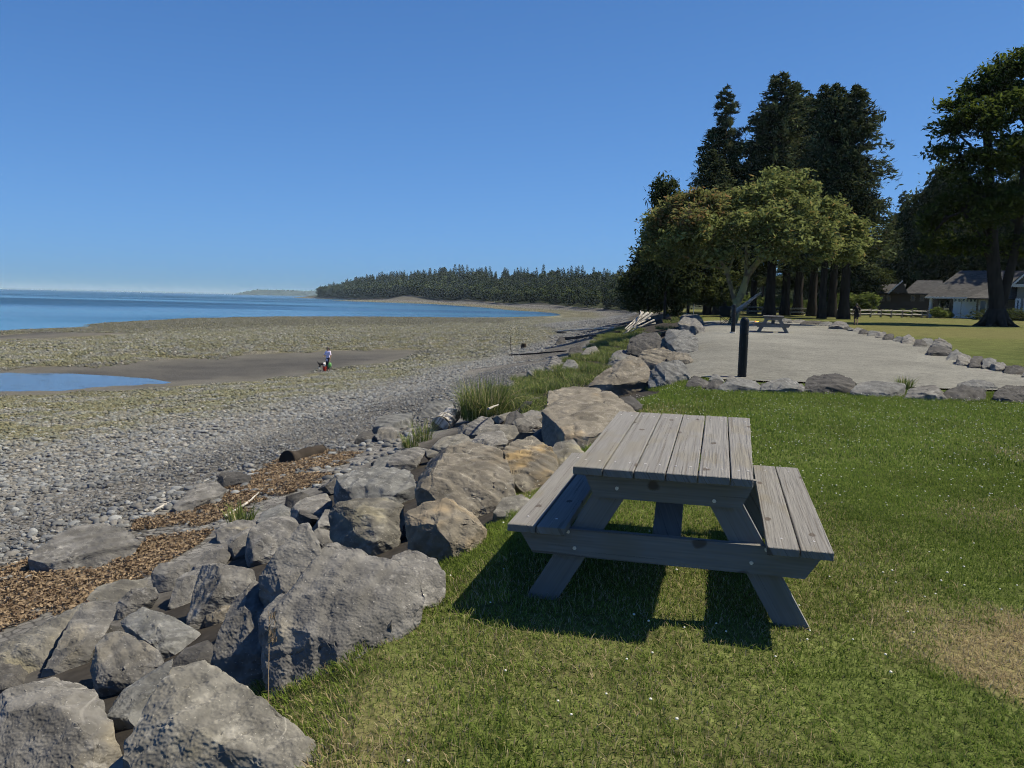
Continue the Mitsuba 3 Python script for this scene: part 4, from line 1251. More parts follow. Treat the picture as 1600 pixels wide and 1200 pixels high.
def broadleaf(seed, lobes, trunk, trunk_r, nleaf, leaf_, clump=.5, flat=.7, limb_r=.10, shell=.55):
    """lobes: (x, y, z, r) round the foot; trunk: polylines of stems; leaves gathered in small clumps through each lobe"""
    rg = np.random.default_rng(seed)
    wood_ = [tube(np.array(P, float), np.linspace(r, r * .45, len(P)), 9) for P, r in zip(trunk, trunk_r)]
    ends = np.array([p for P in trunk for p in P[len(P) // 2:]], float)
    vol = np.array([l[3] ** 2 for l in lobes]); vol = vol / vol.sum()
    C, S, K = [], [], []
    for (x, y, z, r), v in zip(lobes, vol):
        c = np.array([x, y, z])
        e = ends[np.argmin(np.linalg.norm(ends - c, axis=1) + np.where(ends[:, 2] > z, 2.0, 0))]
        mid = (e + c) / 2 + rg.normal(0, .12 * r, 3) + [0, 0, .15 * r]
        wood_.append(tube(np.array([e, e * .6 + mid * .4, mid, mid * .4 + c * .6, c]), np.linspace(limb_r, .02, 5), 6))
        nc = max(5, int(14 * (r / clump) ** 2 * .55))
        dirs = unit(rg.normal(size=(nc, 3)))
        rad = r * (shell + (1 - shell) * rg.random(nc)) ** .7 * np.where(rg.random(nc) < .25, .6, 1)
        cc = c + dirs * rad[:, None] * [1, 1, flat]
        for q in cc[::3]:
            wood_.append(tube(np.array([c, (c + q) / 2 + rg.normal(0, .08 * r, 3), q]), [.03, .02, .008], 4, cap=False))
        nl = int(nleaf * v / nc) + 1
        for q in cc:
            k = rg.random()
            s = clump * rg.uniform(.55, 1.25)
            off = rg.normal(0, 1, (nl, 3)) * s * [.5, .5, .30]
            C.append(q + off); K.append(np.full(nl, k)); S.append(np.full(nl, 1.0))
    C = np.vstack(C); n = len(C)
    ax = unit(rg.normal(size=(n, 3)) * [1, 1, .55] + [0, 0, -.15])
    bx = unit(np.cross(ax, rg.normal(0, .55, (n, 3)) + [0, 0, 1]))
    sz = leaf_ * rg.uniform(.6, 1.3, n)[:, None]
    m, uv = cards(C, ax * sz, bx * sz * .42, rg.random(n), np.clip(np.concatenate(K) * .65 + .35 * rg.random(n), 0, 1))
    return cat_(wood_), m, uv


def foot(px, d):
    """ground point under a pixel column at distance d"""
    x = at_y(px, horizon(px) + 12, d)[0]
    return np.array([x, d, float(gz(x, d))])


def put_tree(name, label, cat, built, q, bark, leafm, rz=0.0, sc=1.0, group_=None, wide=1.0):
    w, lf, uv = built
    t = thing(name, label, cat, group_)
    key = id(built)
    if key not in built_ply:
        built_ply[key] = (ply(w, bark, smooth=True), ply(lf, leafm, uv=uv))
    M = T().translate([float(v) for v in q]).rotate([0, 0, 1], rz).scale([sc * wide, sc * wide, sc])
    part(t, 'trunk', {**built_ply[key][0], 'to_world': M})
    part(t, 'crown', {**built_ply[key][1], 'to_world': M})
    return t


built_ply = {}
CV = [conifer(600, 25, 7.0, 4.9, 250, .50, .26, .45, .34, 105, .74), conifer(601, 25, 7.5, 5.3, 260, .55, .16, .55, .35, 105, .60), conifer(602, 24, 6.0, 5.0, 250, .45, .20, .55, .34, 105, .62)]
tall = [  # pixel column, distance, top row, variant, turn, width, label
    (1121, 88, 138, 0, 20, .95, 'leftmost tall conifer with a lone side branch near its pointed top'),
    (1202, 88, 119, 1, 70, 1.0, 'tallest conifer of the grove, with a slim spire'),
    (1226, 96, 134, 2, 200, 1.0, 'dense conifer just right of the tallest one'),
    (1246, 100, 150, 0, 150, 1.0, 'conifer in the middle of the grove, behind its neighbours'),
    (1268, 92, 138, 1, 300, .85, 'conifer with a blunt top between the spire and the right-hand pair'),
    (1284, 74, 136, 2, 30, .9, 'front conifer with a straight bare trunk at the edge of the lawn'),
    (1299, 86, 145, 0, 260, .95, 'conifer standing behind the twin bare trunks'),
    (1318, 74, 138, 1, 140, 1.0, 'rightmost conifer of the grove, its longest limb reaching right'),
    (1176, 100, 200, 2, 80, .8, 'lower conifer filling the gap left of the spire'),
    (1104, 84, 235, 2, 190, .8, 'dark conifer low on the left side of the grove'),
    (1128, 96, 250, 0, 10, .9, 'dark conifer behind the crown of the glossy tree'),
    (1054, 78, 300, 1, 45, .7, 'short dark conifer at the seaward end of the grove')]
for px, d, top, v, rz, wd, lab in tall:
    q = foot(px, d)
    hgt = (horizon(px) - top) / FPX * d + EYE - q[2]
    sc = .975 * hgt / (25, 25, 24)[v]
    put_tree('conifer', lab, 'conifer', CV[v], q, 'm_bark', 'm_needle', rz, sc, 'tall conifers of the grove', wd / sc * min(1.25, d / 88))
# a bare limb reaching out of the leftmost conifer
# glossy broad tree in front of the grove
def lobes_px(spec, d, q, rk=1.0):
    """lobes given by where they are seen, at their own distance behind or before the trunk"""
    out = []
    for px, py, dd, rp in spec:
        p = at_y(px, py, d + dd)
        out.append((p[0] - q[0], p[1] - q[1], p[2] - q[2], rp / FPX * d * rk))
    return out


rng = np.random.default_rng(33)
DA = 47.0
qa = foot(1150, DA)
spec = [(1215, 288, 0, 34), (1252, 286, 1, 32), (1180, 308, -1, 34), (1145, 318, .5, 34), (1100, 322, 0, 32), (1060, 330, .5, 34), (1035, 345, 1, 30), (1022, 372, 0, 26), (1060, 372, -2, 32), (1100, 360, -2.5, 34), (1150, 352, -3, 36), (1195, 345, -3, 34), (1240, 330, -2, 36), (1285, 330, 0, 34),
        (1310, 345, 1, 32), (1335, 360, .5, 26), (1280, 362, -2.5, 32), (1240, 370, -3.5, 30), (1200, 385, -3, 26), (1318, 388, -.5, 28), (1345, 382, 1, 18), (1130, 395, -2.5, 24), (1090, 395, -1.5, 26), (1050, 402, 0, 24), (1290, 395, -2, 24), (1010, 395, 1.5, 18), (1235, 300, 3, 34), (1120, 340, 3.5, 36), (1290, 345, 4, 34), (1165, 330, 4.5, 34), (1060, 350, 4, 30), (1230, 398, -2, 18), (1330, 405, 0, 16)]
lobes = lobes_px(spec, DA, qa, .86)
def stem(pts): return [tuple(at_y(px, py, DA + dd) - qa) for px, py, dd in pts]
stems = [stem(((1144, 508, 0), (1149, 490, 0), (1152, 474, 0), (1160, 455, 0), (1168, 430, -.3), (1182, 412, -.6), (1192, 396, -.8), (1205, 370, -1))),
         stem(((1150, 478, 0), (1146, 462, .2), (1140, 440, .3), (1134, 420, .3), (1120, 400, .2), (1105, 375, 0))),
         stem(((1165, 440, -.2), (1166, 410, .2), (1166, 385, .4), (1170, 350, .5))),
         stem(((1136, 428, .3), (1148, 400, .6), (1150, 370, 1))),
         stem(((1190, 400, -.8), (1225, 380, -.6), (1265, 365, 0), (1300, 355, .3)))]
arb = broadleaf(700, lobes, stems, [.26, .15, .10, .08, .11], 30000, .155, .55, .75, .07)
ta = put_tree('broadleaf_tree', 'wide glossy-leaved tree with rusty tips and mossy forked stems, in front of the conifers', 'tree', arb, qa, 'm_moss_bark', 'm_leaf_arbutus')
# pale dead limb beside the farther bollard
rspec = [(1098, 312, -.5, 26), (1072, 318, -.3, 26), (1048, 332, -.5, 24), (1080, 342, -2.8, 24), (1120, 320, -1.5, 20), (1030, 352, -.5, 16)]
rb = broadleaf(702, lobes_px(rspec, DA, qa), [stems[1]], [.05], 4200, .15, .5, .75, .05)
part(ta, 'rusty_crown', {**ply(rb[1], 'm_leaf_rusty', uv=rb[2]), 'to_world': T().translate([float(v) for v in qa])}, 'rust tinged leaves at the upper left of the crown')
P = np.array(stem(((1150, 487, -.3), (1160, 478, -.5), (1168, 472, -.6), (1176, 465, -.7), (1190, 456, -.8)))) + qa
m, uv = log_mesh(P[0], P[-1], .16, .04, 77)
part(ta, 'dead_limb', ply(m, 'm_driftwood', smooth=True, uv=uv), 'pale broken limb pointing right')

# big feathery tree at the right edge
DB = 57.0
qb = foot(1556, DB)
qb[2] = hit(1560, 516)[2]
spec = [(1600, 95, 0, 40), (1560, 118, 0, 34), (1525, 140, .5, 30), (1500, 165, 0, 28), (1486, 200, -.5, 28), (1482, 235, 0, 26), (1500, 262, .5, 30), (1530, 190, -2, 42), (1570, 170, -2, 44), (1610, 150, -1, 50), (1650, 110, 1, 50), (1700, 160, 0, 60), (1560, 240, -2.5, 44), (1610, 230, -2, 50), (1525, 285, -1, 38), (1500, 315, 0, 34), (1475, 330, 1, 30),
        (1460, 350, 1.5, 26), (1530, 340, -1.5, 36), (1570, 320, -2, 44), (1620, 310, -1, 50), (1520, 385, 0, 28), (1580, 385, 1, 34), (1680, 260, 0, 60), (1560, 130, 4, 40), (1600, 250, 4, 50), (1540, 320, 4, 40), (1640, 380, 0, 40), (1490, 380, 1, 26), (1450, 385, 2, 22)]
lobes = lobes_px(spec, DB, qb, .92)
def stemb(pts): return [tuple(at_y(px, py, DB + dd) - qb) for px, py, dd in pts]
stems = [stemb(((1556, 522, 0), (1557, 500, 0), (1557, 470, 0), (1553, 430, 0), (1550, 380, 0), (1547, 320, 0), (1545, 260, 0), (1542, 200, 0))),
         stemb(((1560, 505, .2), (1566, 470, .2), (1575, 435, .2), (1584, 400, .3), (1592, 350, .4), (1598, 280, .5), (1605, 200, .5))),
         stemb(((1552, 420, 0), (1530, 370, -.5), (1505, 330, -.7), (1480, 340, 0)))]
bigt = broadleaf(701, lobes, stems, [.58, .38, .18], 42000, .20, .75, .6, .13, .45)
tb = put_tree('broadleaf_tree', 'big dark feathery tree with a flared twin trunk at the right picture edge', 'tree', bigt, qb, 'm_bark', 'm_leaf_big')
fl_ = []
for k in range(7):
    a = k * .9 + .2
    fl_.append(tube(np.array([[.25 * math.cos(a), .25 * math.sin(a), 1.1], [.62 * math.cos(a), .62 * math.sin(a), .45], [1.05 * math.cos(a), 1.05 * math.sin(a), .08], [1.6 * math.cos(a), 1.6 * math.sin(a), -.1]]), [.34, .30, .20, .06], 8))
part(tb, 'root_flare', ply(moved(cat_(fl_), qb), 'm_bark', smooth=True))

# dark trees behind: low broadleaf fillers of three shapes
def generic(seed, H, R, n, lf):
    rg = np.random.default_rng(seed)
    lb = []
    for i in range(16):
        a, z = rg.uniform(0, 6.28), rg.uniform(.25, .95)
        rr_ = R * math.sqrt(max(.05, 1 - ((z - .5) / .55) ** 2)) * rg.uniform(.2, .85)
        lb.append((rr_ * math.cos(a), rr_ * math.sin(a), z * H, R * rg.uniform(.32, .5)))
    return broadleaf(seed, lb, [[(0, 0, -4.0), (.05, 0, H * .25), (0, .1, H * .5), (.1, 0, H * .8)]], [H * .02], n, lf, R * .2, .8, H * .008)


GV = [generic(710, 10, 4.0, 13000, .26), generic(711, 10, 4.6, 13000, .28)]
for i, (px, d, top, v, rz, wd, lab) in enumerate((
        (1038, 66, 300, 0, 0, .62, 'dark slender tree at the seaward side of the grove, its tip against the sky'),
        (1012, 74, 385, 1, 40, .8, 'low dark tree at the seaward end of the grove'),
        (1075, 70, 350, 1, 90, .9, 'dark tree left of the forked stems'),
        (1110, 82, 400, 0, 120, 1.2, 'dark understory tree behind the forked stems'),
        (1000, 95, 420, 0, 20, 1.0, 'dark tree behind the driftwood'),
        (1040, 105, 400, 1, 200, 1.3, 'dark tree behind the low seaward tree'),
        (1140, 112, 410, 1, 60, 1.4, 'dark tree deep in the grove, left'),
        (1190, 125, 420, 0, 10, 1.4, 'dark tree deep in the grove, middle'),
        (1240, 128, 415, 1, 150, 1.4, 'dark tree deep in the grove, right'),
        (1452, 138, 284, 0, 30, 1.0, 'dark leafy tree left of the big feathery tree'),
        (1490, 140, 300, 1, 70, 1.1, 'dark leafy tree behind the left limbs of the big feathery tree'),
        (1420, 145, 330, 1, 10, 1.0, 'dark leafy tree between the lone spire and the leafy one'),
        (1540, 142, 300, 0, 130, 1.2, 'dark leafy tree behind the garage roof'),
        (1600, 136, 280, 1, 230, 1.3, 'dark leafy tree behind the gabled house'),
        (1660, 110, 260, 0, 300, 1.3, 'dark leafy tree beyond the right picture edge'),
        (1345, 125, 385, 0, 80, 1.1, 'dark leafy tree right of the grove'),
        (1310, 132, 395, 1, 190, 1.3, 'dark leafy tree behind the bare trunks'))):
    q = foot(px, d)
    lift = 3.2 if 'deep in the grove' in lab else 0.0
    q[2] += lift
    hgt = (horizon(px) - top) / FPX * d + EYE - q[2]
    put_tree('dark_tree', lab, 'tree', GV[v], q, 'm_bark', 'm_leaf_dark', rz, hgt / 10, 'dark trees behind the park', wd * (hgt / 10) ** -.45)
for i, (px, d, top, v, rz, lab) in enumerate(((1401, 150, 303, 0, 0, 'lone conifer spire against the sky right of the grove'), (1378, 155, 352, 2, 60, 'small conifer left of the lone spire'), (1430, 160, 345, 1, 20, 'conifer right of the lone spire'), (1355, 165, 372, 0, 100, 'conifer top just right of the grove'), (1470, 165, 330, 2, 0, 'conifer behind the leafy tree'),
                                             (1510, 170, 330, 0, 200, 'conifer behind the garage'), (1570, 170, 310, 1, 60, 'conifer behind the big trunk'), (1640, 170, 290, 2, 90, 'conifer beyond the right edge'), (1280, 175, 380, 2, 0, 'conifer deep behind the grove, right'), (1220, 180, 385, 0, 45, 'conifer deep behind the grove, middle'), (1165, 185, 390, 1, 10, 'conifer deep behind the grove, left'), (1390, 200, 385, 1, 5, 'far conifer behind the second house'), (1440, 200, 380, 2, 15, 'far conifer behind the garage roof'))):
    q = foot(px, d)
    hgt = (horizon(px) - top) / FPX * d + EYE - q[2]
    sc = hgt / (25, 25, 24)[v]
    put_tree('conifer', lab, 'conifer', CV[v], q, 'm_bark', 'm_needle', rz, sc, 'conifers behind the park', .95)

# sunlit bushes beyond the fence
def bush(seed, R, H, n, lf):
    rg = np.random.default_rng(seed)
    lb = [(R * rg.uniform(-.7, .7), R * rg.uniform(-.7, .7), H * rg.uniform(.25, .7), R * rg.uniform(.35, .5)) for _ in range(9)]
    return broadleaf(seed, lb, [[(0, 0, -.1), (.02, 0, H * .2), (0, .05, H * .4)]], [.06], n, lf, R * .22, .8, .03)


BV = [bush(720, 2.2, 2.6, 5000, .20), bush(721, 1.7, 1.8, 4000, .17)]
for px, d, v, sc, lab in ((1332, 112, 0, 1.25, 'rounded green bush behind the person on the lawn'), (1316, 108, 1, .8, 'small green bush left of the rounded one'), (1353, 120, 1, 1.0, 'pale green bush at the left corner of the second house'), (1160, 118, 0, 1.0, 'sunlit bush seen between the forked stems'), (1184, 122, 1, 1.2, 'sunlit bush seen left of the thick trunk'), (1256, 120, 1, 1.0, 'sunlit bush between the bare trunks'),
                          (1228, 126, 0, .9, 'sunlit bush behind the double trunk'), (1172, 128, 0, 1.1, 'large sunlit bush right of the forked stems'), (1205, 130, 1, 1.4, 'low sunlit bush behind the thick trunk'), (1243, 128, 1, 1.3, 'low sunlit bush behind the distant table'), (1270, 127, 0, .9, 'sunlit bush at the right end of the grove trunks'), (1145, 124, 1, 1.2, 'sunlit bush left of the forked stems'), (1462, 103, 1, .7, 'flowering shrub under the carport'), (1476, 104, 1, .55, 'low dark shrub beside the carport wall'), (1412, 108, 1, .55, 'weedy shrub before the second house'), (1430, 106, 1, .6, 'weedy shrub left of the carport post'), (1388, 110, 1, .5, 'low weedy shrub behind the fence')):
    put_tree('bush', lab, 'bush', BV[v], foot(px, d), 'm_bark', 'm_shrub', px % 360, sc, 'bushes beyond the fence')

# ------------------------------------------------------------------ wooded headland
def far_conifer(seed, n):
    rg = np.random.default_rng(seed)
    t = rg.random(n) ** 1.15
    a = rg.uniform(0, 6.28, n)
    r = 4.6 * (1 - t) ** .55 * np.sqrt(rg.random(n)) + .12
    C = np.column_stack([r * np.cos(a), r * np.sin(a), 1.5 + 23 * t])
    d = np.column_stack([np.cos(a), np.sin(a), rg.normal(-.35, .25, n)])
    ax = unit(d + rg.normal(0, .3, (n, 3)))
    bx = unit(np.cross(ax, rg.normal(0, .6, (n, 3)) + [0, 0, 1]))
    sz = rg.uniform(.9, 1.8, n)[:, None] * (1.2 - .65 * t)[:, None]
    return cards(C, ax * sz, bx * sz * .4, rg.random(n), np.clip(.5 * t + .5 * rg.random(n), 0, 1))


def far_leafy(seed, n):
    rg = np.random.default_rng(seed)
    c = np.column_stack([rg.normal(0, 1.9, 9), rg.normal(0, 1.9, 9), rg.uniform(3, 9.5, 9)])
    k = rg.integers(9, size=n)
    C = c[k] + unit(rg.normal(size=(n, 3))) * (2.0 * rg.random((n, 1)) ** .4) * [1, 1, .8]
    ax = unit(rg.normal(size=(n, 3))); bx = unit(np.cross(ax, rg.normal(size=(n, 3)) + [0, 0, 1]))
    sz = rg.uniform(.5, 1.1, n)[:, None]
    return cards(C, ax * sz, bx * sz * .6, rg.random(n), np.clip(rg.random(9)[k] * .7 + .3 * rg.random(n), 0, 1))


for v in range(3):
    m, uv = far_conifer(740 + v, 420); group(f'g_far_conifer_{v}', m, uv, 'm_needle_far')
for v in range(2):
    m, uv = far_leafy(745 + v, 420); group(f'g_far_leafy_{v}', m, uv, 'm_leaf_far')
labels['headland_forest'] = {'label': 'dark conifer forest covering the headland across the bay', 'category': 'forest', 'kind': 'stuff'}
taken.add('headland_forest')
rng = np.random.default_rng(44)
n = 0
seglen = np.linalg.norm(np.diff(COAST, axis=0), axis=1)
for i in range(len(COAST) - 1):
    a, b = COAST[i], COAST[i + 1]
    t = (b - a) / seglen[i]; nr = np.array([t[1], -t[0]]); nr *= np.sign(nr[0] + 1e-9)
    for k in range(int(seglen[i] / .85)):
        u = rng.random() * seglen[i]; o = .5 + 120 * rng.random() ** 1.7
        p = a + t * u + nr * o
        if p[1] < 240: continue
        edge = o < 13
        g = f'g_far_leafy_{rng.integers(2)}' if (edge and rng.random() < .75) or rng.random() < .3 else f'g_far_conifer_{rng.integers(3)}'
        s = (rng.uniform(.55, .74) * (1 + .0024 * o) if 'conifer' in g else rng.uniform(.8, 1.5)) * float(np.clip(p[1] / 950, .60, 1.35))
        n += 1
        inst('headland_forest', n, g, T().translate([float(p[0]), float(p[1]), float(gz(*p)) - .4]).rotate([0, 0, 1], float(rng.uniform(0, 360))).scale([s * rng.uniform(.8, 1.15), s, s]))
print('headland', n)
# low wooded point far beyond the headland
XS = np.linspace(0, 1, 140)
fa, fb = at_y(376, horizon(376), 7000), at_y(520, horizon(520), 7600)
ridge = 44 * np.clip(np.minimum(XS / .16, 1), 0, 1) ** .6 * (.75 + .5 * meshkit.fbm(np.column_stack([XS * 9, XS * 0, XS * 0]), 4)) + 9 * meshkit.noise(np.column_stack([XS * 120, XS * 0, XS * 0]), 3)
V, F = [], []
prof = ((-260, 0), (-170, .5), (-80, .85), (0, 1), (150, .9), (500, .3))
for k, (o, hh) in enumerate(prof):
    for j, x in enumerate(XS):
        p = fa + (fb - fa) * x
        nz = meshkit.noise(np.array([x * 160, k * 3.1, 0.0]))
        V.append([p[0], p[1] + o, -4.4 + ridge[j] * hh * (.85 + .3 * nz)])
for k in range(len(prof) - 1):
    for j in range(139):
        o = k * 140 + j; F += [[o, o + 1, o + 141], [o, o + 141, o + 140]]
scene['m_far_wood'] = P_(proc(lambda p, n, uv: mix(mi.Color3f(.012, .020, .016), mi.Color3f(.03, .042, .026), noise(p.x * .03, p.y * .03, p.z * .12))), .95, .0)
single('far_point', ply((np.array(V), np.array(F)), 'm_far_wood', smooth=True), 'low bluish wooded point far across the water', kind='structure')
# ------------------------------------------------------------------ fence
scene['m_rail'] = P_(proc(lambda p, n, uv: mi.Color3f(.32, .31, .275) * (.7 + .5 * noise(p.x * 3, p.y * 3, p.z * 20))), .9, .1)
scene['m_post'] = P_(proc(lambda p, n, uv: mi.Color3f(.16, .145, .125) * (.7 + .5 * noise(p.x * 6, p.y * 6, p.z * 9))), .9, .1)


def split_fence(label, pts):
    t = thing('split_rail_fence', label, 'fence', 'split rail fences along the lawn')
    rg = np.random.default_rng(len(pts))
    Q = [foot(px, d) for px, d in pts]
    for q in Q:
        m = bevel_box(.20, .20, 1.15, .03); m.apply_translation(q + [0, 0, .40])
        part(t, 'post', ply(m, 'm_post'))
    for a, b in zip(Q[:-1], Q[1:]):
        for h in (.38, .80):
            e = rg.normal(0, .03, 2)
            m = tube(np.array([a + [0, -.02, h + e[0]], (a + b) / 2 + [0, -.02, h + rg.normal(0, .02)], b + [0, -.02, h + e[1]]]), [.085, .10, .085], 6)
            part(t, 'rail', ply(m, 'm_rail', smooth=30))


split_fence('split rail fence with pale rails running behind the grove and the distant table', [(1120, 100), (1144, 99), (1168, 98), (1191, 97), (1230, 96), (1262, 95)])
split_fence('split rail fence with pale rails between the person on the lawn and the carport', [(1290, 92), (1308, 93), (1325, 94), (1343, 95), (1360, 96), (1376, 97), (1392, 98), (1409, 99), (1424, 100), (1440, 101), (1449, 101)])

# ------------------------------------------------------------------ houses
def shingle_fn(c):
    c = mi.Color3f(c)

    def f(p, n, uv):
        row = mikit.cell_rand(p.z * 9, dr.floor(p.x * 3 + mikit.cell_rand(p.z * 9) * 7))
        return c * (.75 + .4 * row) * (.85 + .3 * fbm(p.x * .8, p.y * .8, p.z * 2, 3))
    return f


scene['m_shingle'] = P_(proc(shingle_fn((.078, .079, .080))), .95, .1)
scene['m_shingle_dark'] = P_(proc(shingle_fn((.060, .062, .066))), .95, .1)
scene['m_white_trim'] = P_((.62, .64, .64), .7, .2)
scene['m_blue_door'] = P_((.62, .72, .78), .6, .3)
scene['m_grey_wall'] = P_(proc(lambda p, n, uv: mi.Color3f(.20, .21, .205) * (.85 + .25 * smoothstep(.15, .3, dr.abs(p.z * 7 - dr.floor(p.z * 7))))), .85, .2)
scene['m_green_wall'] = P_(proc(lambda p, n, uv: mi.Color3f(.11, .13, .115) * (.85 + .25 * smoothstep(.15, .3, dr.abs(p.z * 7 - dr.floor(p.z * 7))))), .85, .2)
scene['m_dark_wall'] = P_((.07, .062, .055), .9, .2)
scene['m_glass'] = {'type': 'principled', 'base_color': {'type': 'rgb', 'value': [.05, .08, .12]}, 'roughness': .08, 'specular': .6}
DH = 104.0
X = lambda px, d=DH: at_y(px, 480, d)[0]
Z = lambda py, px=1500, d=DH: at_y(px, py, d)[2]
g0 = float(gz(X(1500), DH)) - .05
t = thing('garage', 'garage with a wide grey roof, open carport at its left and pale blue doors', 'garage')
ez, rz_ = Z(464.5), Z(423, 1500, DH + 4.5)
x0, x1 = X(1443), X(1600)
rf = part(t, 'roof', ply(tm(hull([(x0, DH - .7, ez - .18), (x0, DH - .7, ez), (x1, DH - .7, ez), (x1, DH - .7, ez - .18), (x0, DH + 9.7, ez), (x0, DH + 9.7, ez - .18), (x1, DH + 9.7, ez), (x1, DH + 9.7, ez - .18), (X(1467, DH + 4.5), DH + 4.5, rz_), (x1, DH + 4.5, rz_)])), 'm_shingle'))
part(rf, 'fascia', ply(boxm(x0, X(1511), DH - .74, DH - .703, ez - .2, ez + .02), 'm_white_trim'))
part(t, 'porch_roof', ply(tm(hull([(X(1510), DH - 2.2, ez - .25), (X(1510), DH - 2.2, ez - .1), (x1, DH - 2.2, ez - .25), (x1, DH - 2.2, ez - .1), (x1, DH + 1.2, ez - .1), (X(1510), DH - .75, ez - .1), (X(1546), DH + 1.2, Z(449, 1546, DH + 1.2)), (x1, DH + 1.2, Z(449, 1546, DH + 1.2))])), 'm_shingle'), 'paler lean-to roof in front')
part(t, 'carport_post', ply(boxm(X(1450.5), X(1454.5), DH - .2, DH + .14, g0, ez - .18, .02), 'm_white_trim'), 'white square post')
part(t, 'carport_post', ply(boxm(X(1450.5), X(1453.5), DH + 8.6, DH + 8.9, g0, ez - .18, .02), 'm_white_trim'))
part(t, 'wall', ply(boxm(X(1484), X(1590), DH + .05, DH + 8.9, g0, ez - .01), 'm_grey_wall'))
part(t, 'side_panel', ply(boxm(X(1483), X(1488.5), DH - .02, DH + .048, g0, ez - .19), 'm_dark_wall'), 'dark panel at the carport corner')


def door(parent, p0, p1, ptop, pbot, y, leaves, mat, name='door'):
    a, b, zt, zb = X(p0), X(p1), Z(ptop), max(g0, Z(pbot))
    k = part(parent, name, ply(boxm(a, b, y - .08, y + .03, zb, zt), mat))
    h = zt - zb
    for i in range(leaves):
        w = (b - a) / leaves
        part(k, 'panel', ply(boxm(a + i * w + .08, a + (i + 1) * w - .08, y - .11, y - .078, zb + .15, zb + h * .76, .01), mat))
        part(k, 'pane', ply(boxm(a + i * w + .1, a + (i + 1) * w - .1, y - .1, y - .077, zb + h * .82, zt - .08), 'm_glass'))


door(t, 1489, 1501.3, 465.5, 497, DH - .01, 2, 'm_blue_door')
door(t, 1502, 1525, 465.5, 497, DH - .01, 4, 'm_blue_door', 'garage_door')


def window(parent, p0, p1, q0, q1, y, frame='m_white_trim', D=DH):
    a, b, zt, zb = X(p0, D), X(p1, D), Z(q0, (p0 + p1) / 2, D), Z(q1, (p0 + p1) / 2, D)
    k = part(parent, 'window', ply(boxm(a, b, y - .10, y + .02, zb, zt, .02), frame))
    part(k, 'pane', ply(boxm(a + .25, b - .25, y - .118, y - .098, zb + .3, zt - .25), 'm_glass'))


window(t, 1528, 1542, 467, 492, DH + .0)
t = thing('gabled_house', 'dark green house with a white-edged gable behind the big trunk', 'house')
D2 = 97.0
g2 = float(gz(X(1600, D2), D2)) - .05
xa, xb = X(1580, D2), X(1690, D2)
xm = (xa + xb) / 2
za, zp = Z(444, 1585, D2), Z(444, 1585, D2) + (xb - xa) / 2 * .95
part(t, 'wall', ply(boxm(xa + .5, xb - .5, D2 + .3, D2 + 6, g2, za), 'm_grey_wall'))
gm = tm(hull([(xa + .3, y, za + .02) for y in (D2, D2 + 6)] + [(xb - .3, y, za + .02) for y in (D2, D2 + 6)] + [(xm, y, zp - .3) for y in (D2, D2 + 6)]))
part(t, 'gable', ply(gm, 'm_green_wall'))
for sg, xe in ((-1, xa), (1, xb)):
    rk = tm(hull([(xe + sg * .4, y, za - .55 + w) for y in (D2 - .5, D2 - .42) for w in (0, .32)] + [(xm, y, zp - .05 + w) for y in (D2 - .5, D2 - .42) for w in (-.02, .30)]))
    part(t, 'bargeboard', ply(rk, 'm_white_trim'))
    rs = tm(hull([(xe + sg * .4, y, za - .25 + w) for y in (D2 - .41, D2 + 6.4) for w in (0, .16)] + [(xm, y, zp + .25 + w) for y in (D2 - .41, D2 + 6.4) for w in (0, .16)]))
    part(t, 'roof', ply(rs, 'm_shingle'))
part(t, 'trim_board', ply(boxm(xa, xb, D2 - .3, D2 - .003, za - .30, za + .05), 'm_white_trim'))
for p0, p1 in ((1585, 1594), (1598, 1607), (1620, 1632)):
    window(t, p0, p1, 466, 491, D2 + .3, D=D2)
t = thing('hedge', 'dark low hedge with reddish leaves along the foot of the gabled house', 'hedge')
built_ply_h = bush(725, 3.2, 1.1, 5000, .15)
M = T().translate([X(1596, 93), 93.0, float(gz(X(1596, 93), 93))]).scale([2.2, .5, .8])
part(t, 'stems', {**ply(built_ply_h[0], 'm_bark', smooth=True), 'to_world': M})
part(t, 'leaves', {**ply(built_ply_h[1], 'm_leaf_dark', uv=built_ply_h[2]), 'to_world': M})
t = thing('bungalow', 'dark bungalow with grey roofs and a small front gable, left of the garage', 'house')
D3 = 124.0
g3 = float(gz(X(1410, D3), D3)) - .1
e3 = Z(459, 1410, D3)
part(t, 'wall', ply(boxm(X(1368, D3), X(1465, D3), D3, D3 + 7, g3, e3), 'm_dark_wall'))
r3 = Z(438, 1425, D3 + 3.5)
part(t, 'roof', ply(tm(hull([(X(1408, D3), D3 - .6, e3 - .1), (X(1408, D3), D3 - .6, e3 + .08), (X(1470, D3), D3 - .6, e3 - .1), (X(1470, D3), D3 - .6, e3 + .08), (X(1408, D3), D3 + 7.6, e3 - .1), (X(1470, D3), D3 + 7.6, e3 - .1), (X(1413, D3 + 3.5), D3 + 3.5, r3), (X(1470, D3), D3 + 3.5, r3)])), 'm_shingle_dark'))
part(t, 'roof', ply(tm(hull([(X(1365, D3), D3 - .6, e3 - .1), (X(1365, D3), D3 - .6, e3 + .08), (X(1409, D3), D3 - .6, e3 - .1), (X(1409, D3), D3 - .6, e3 + .08), (X(1366, D3), D3 + 7.6, e3 - .1), (X(1409, D3), D3 + 7.6, e3 - .1), (X(1367, D3 + 2), D3 + 2.5, Z(443, 1380, D3 + 2.5)), (X(1404, D3 + 2), D3 + 2.5, Z(443, 1380, D3 + 2.5))])), 'm_shingle_dark'))
xa, xb, xm = X(1387, D3), X(1417, D3), X(1408, D3)
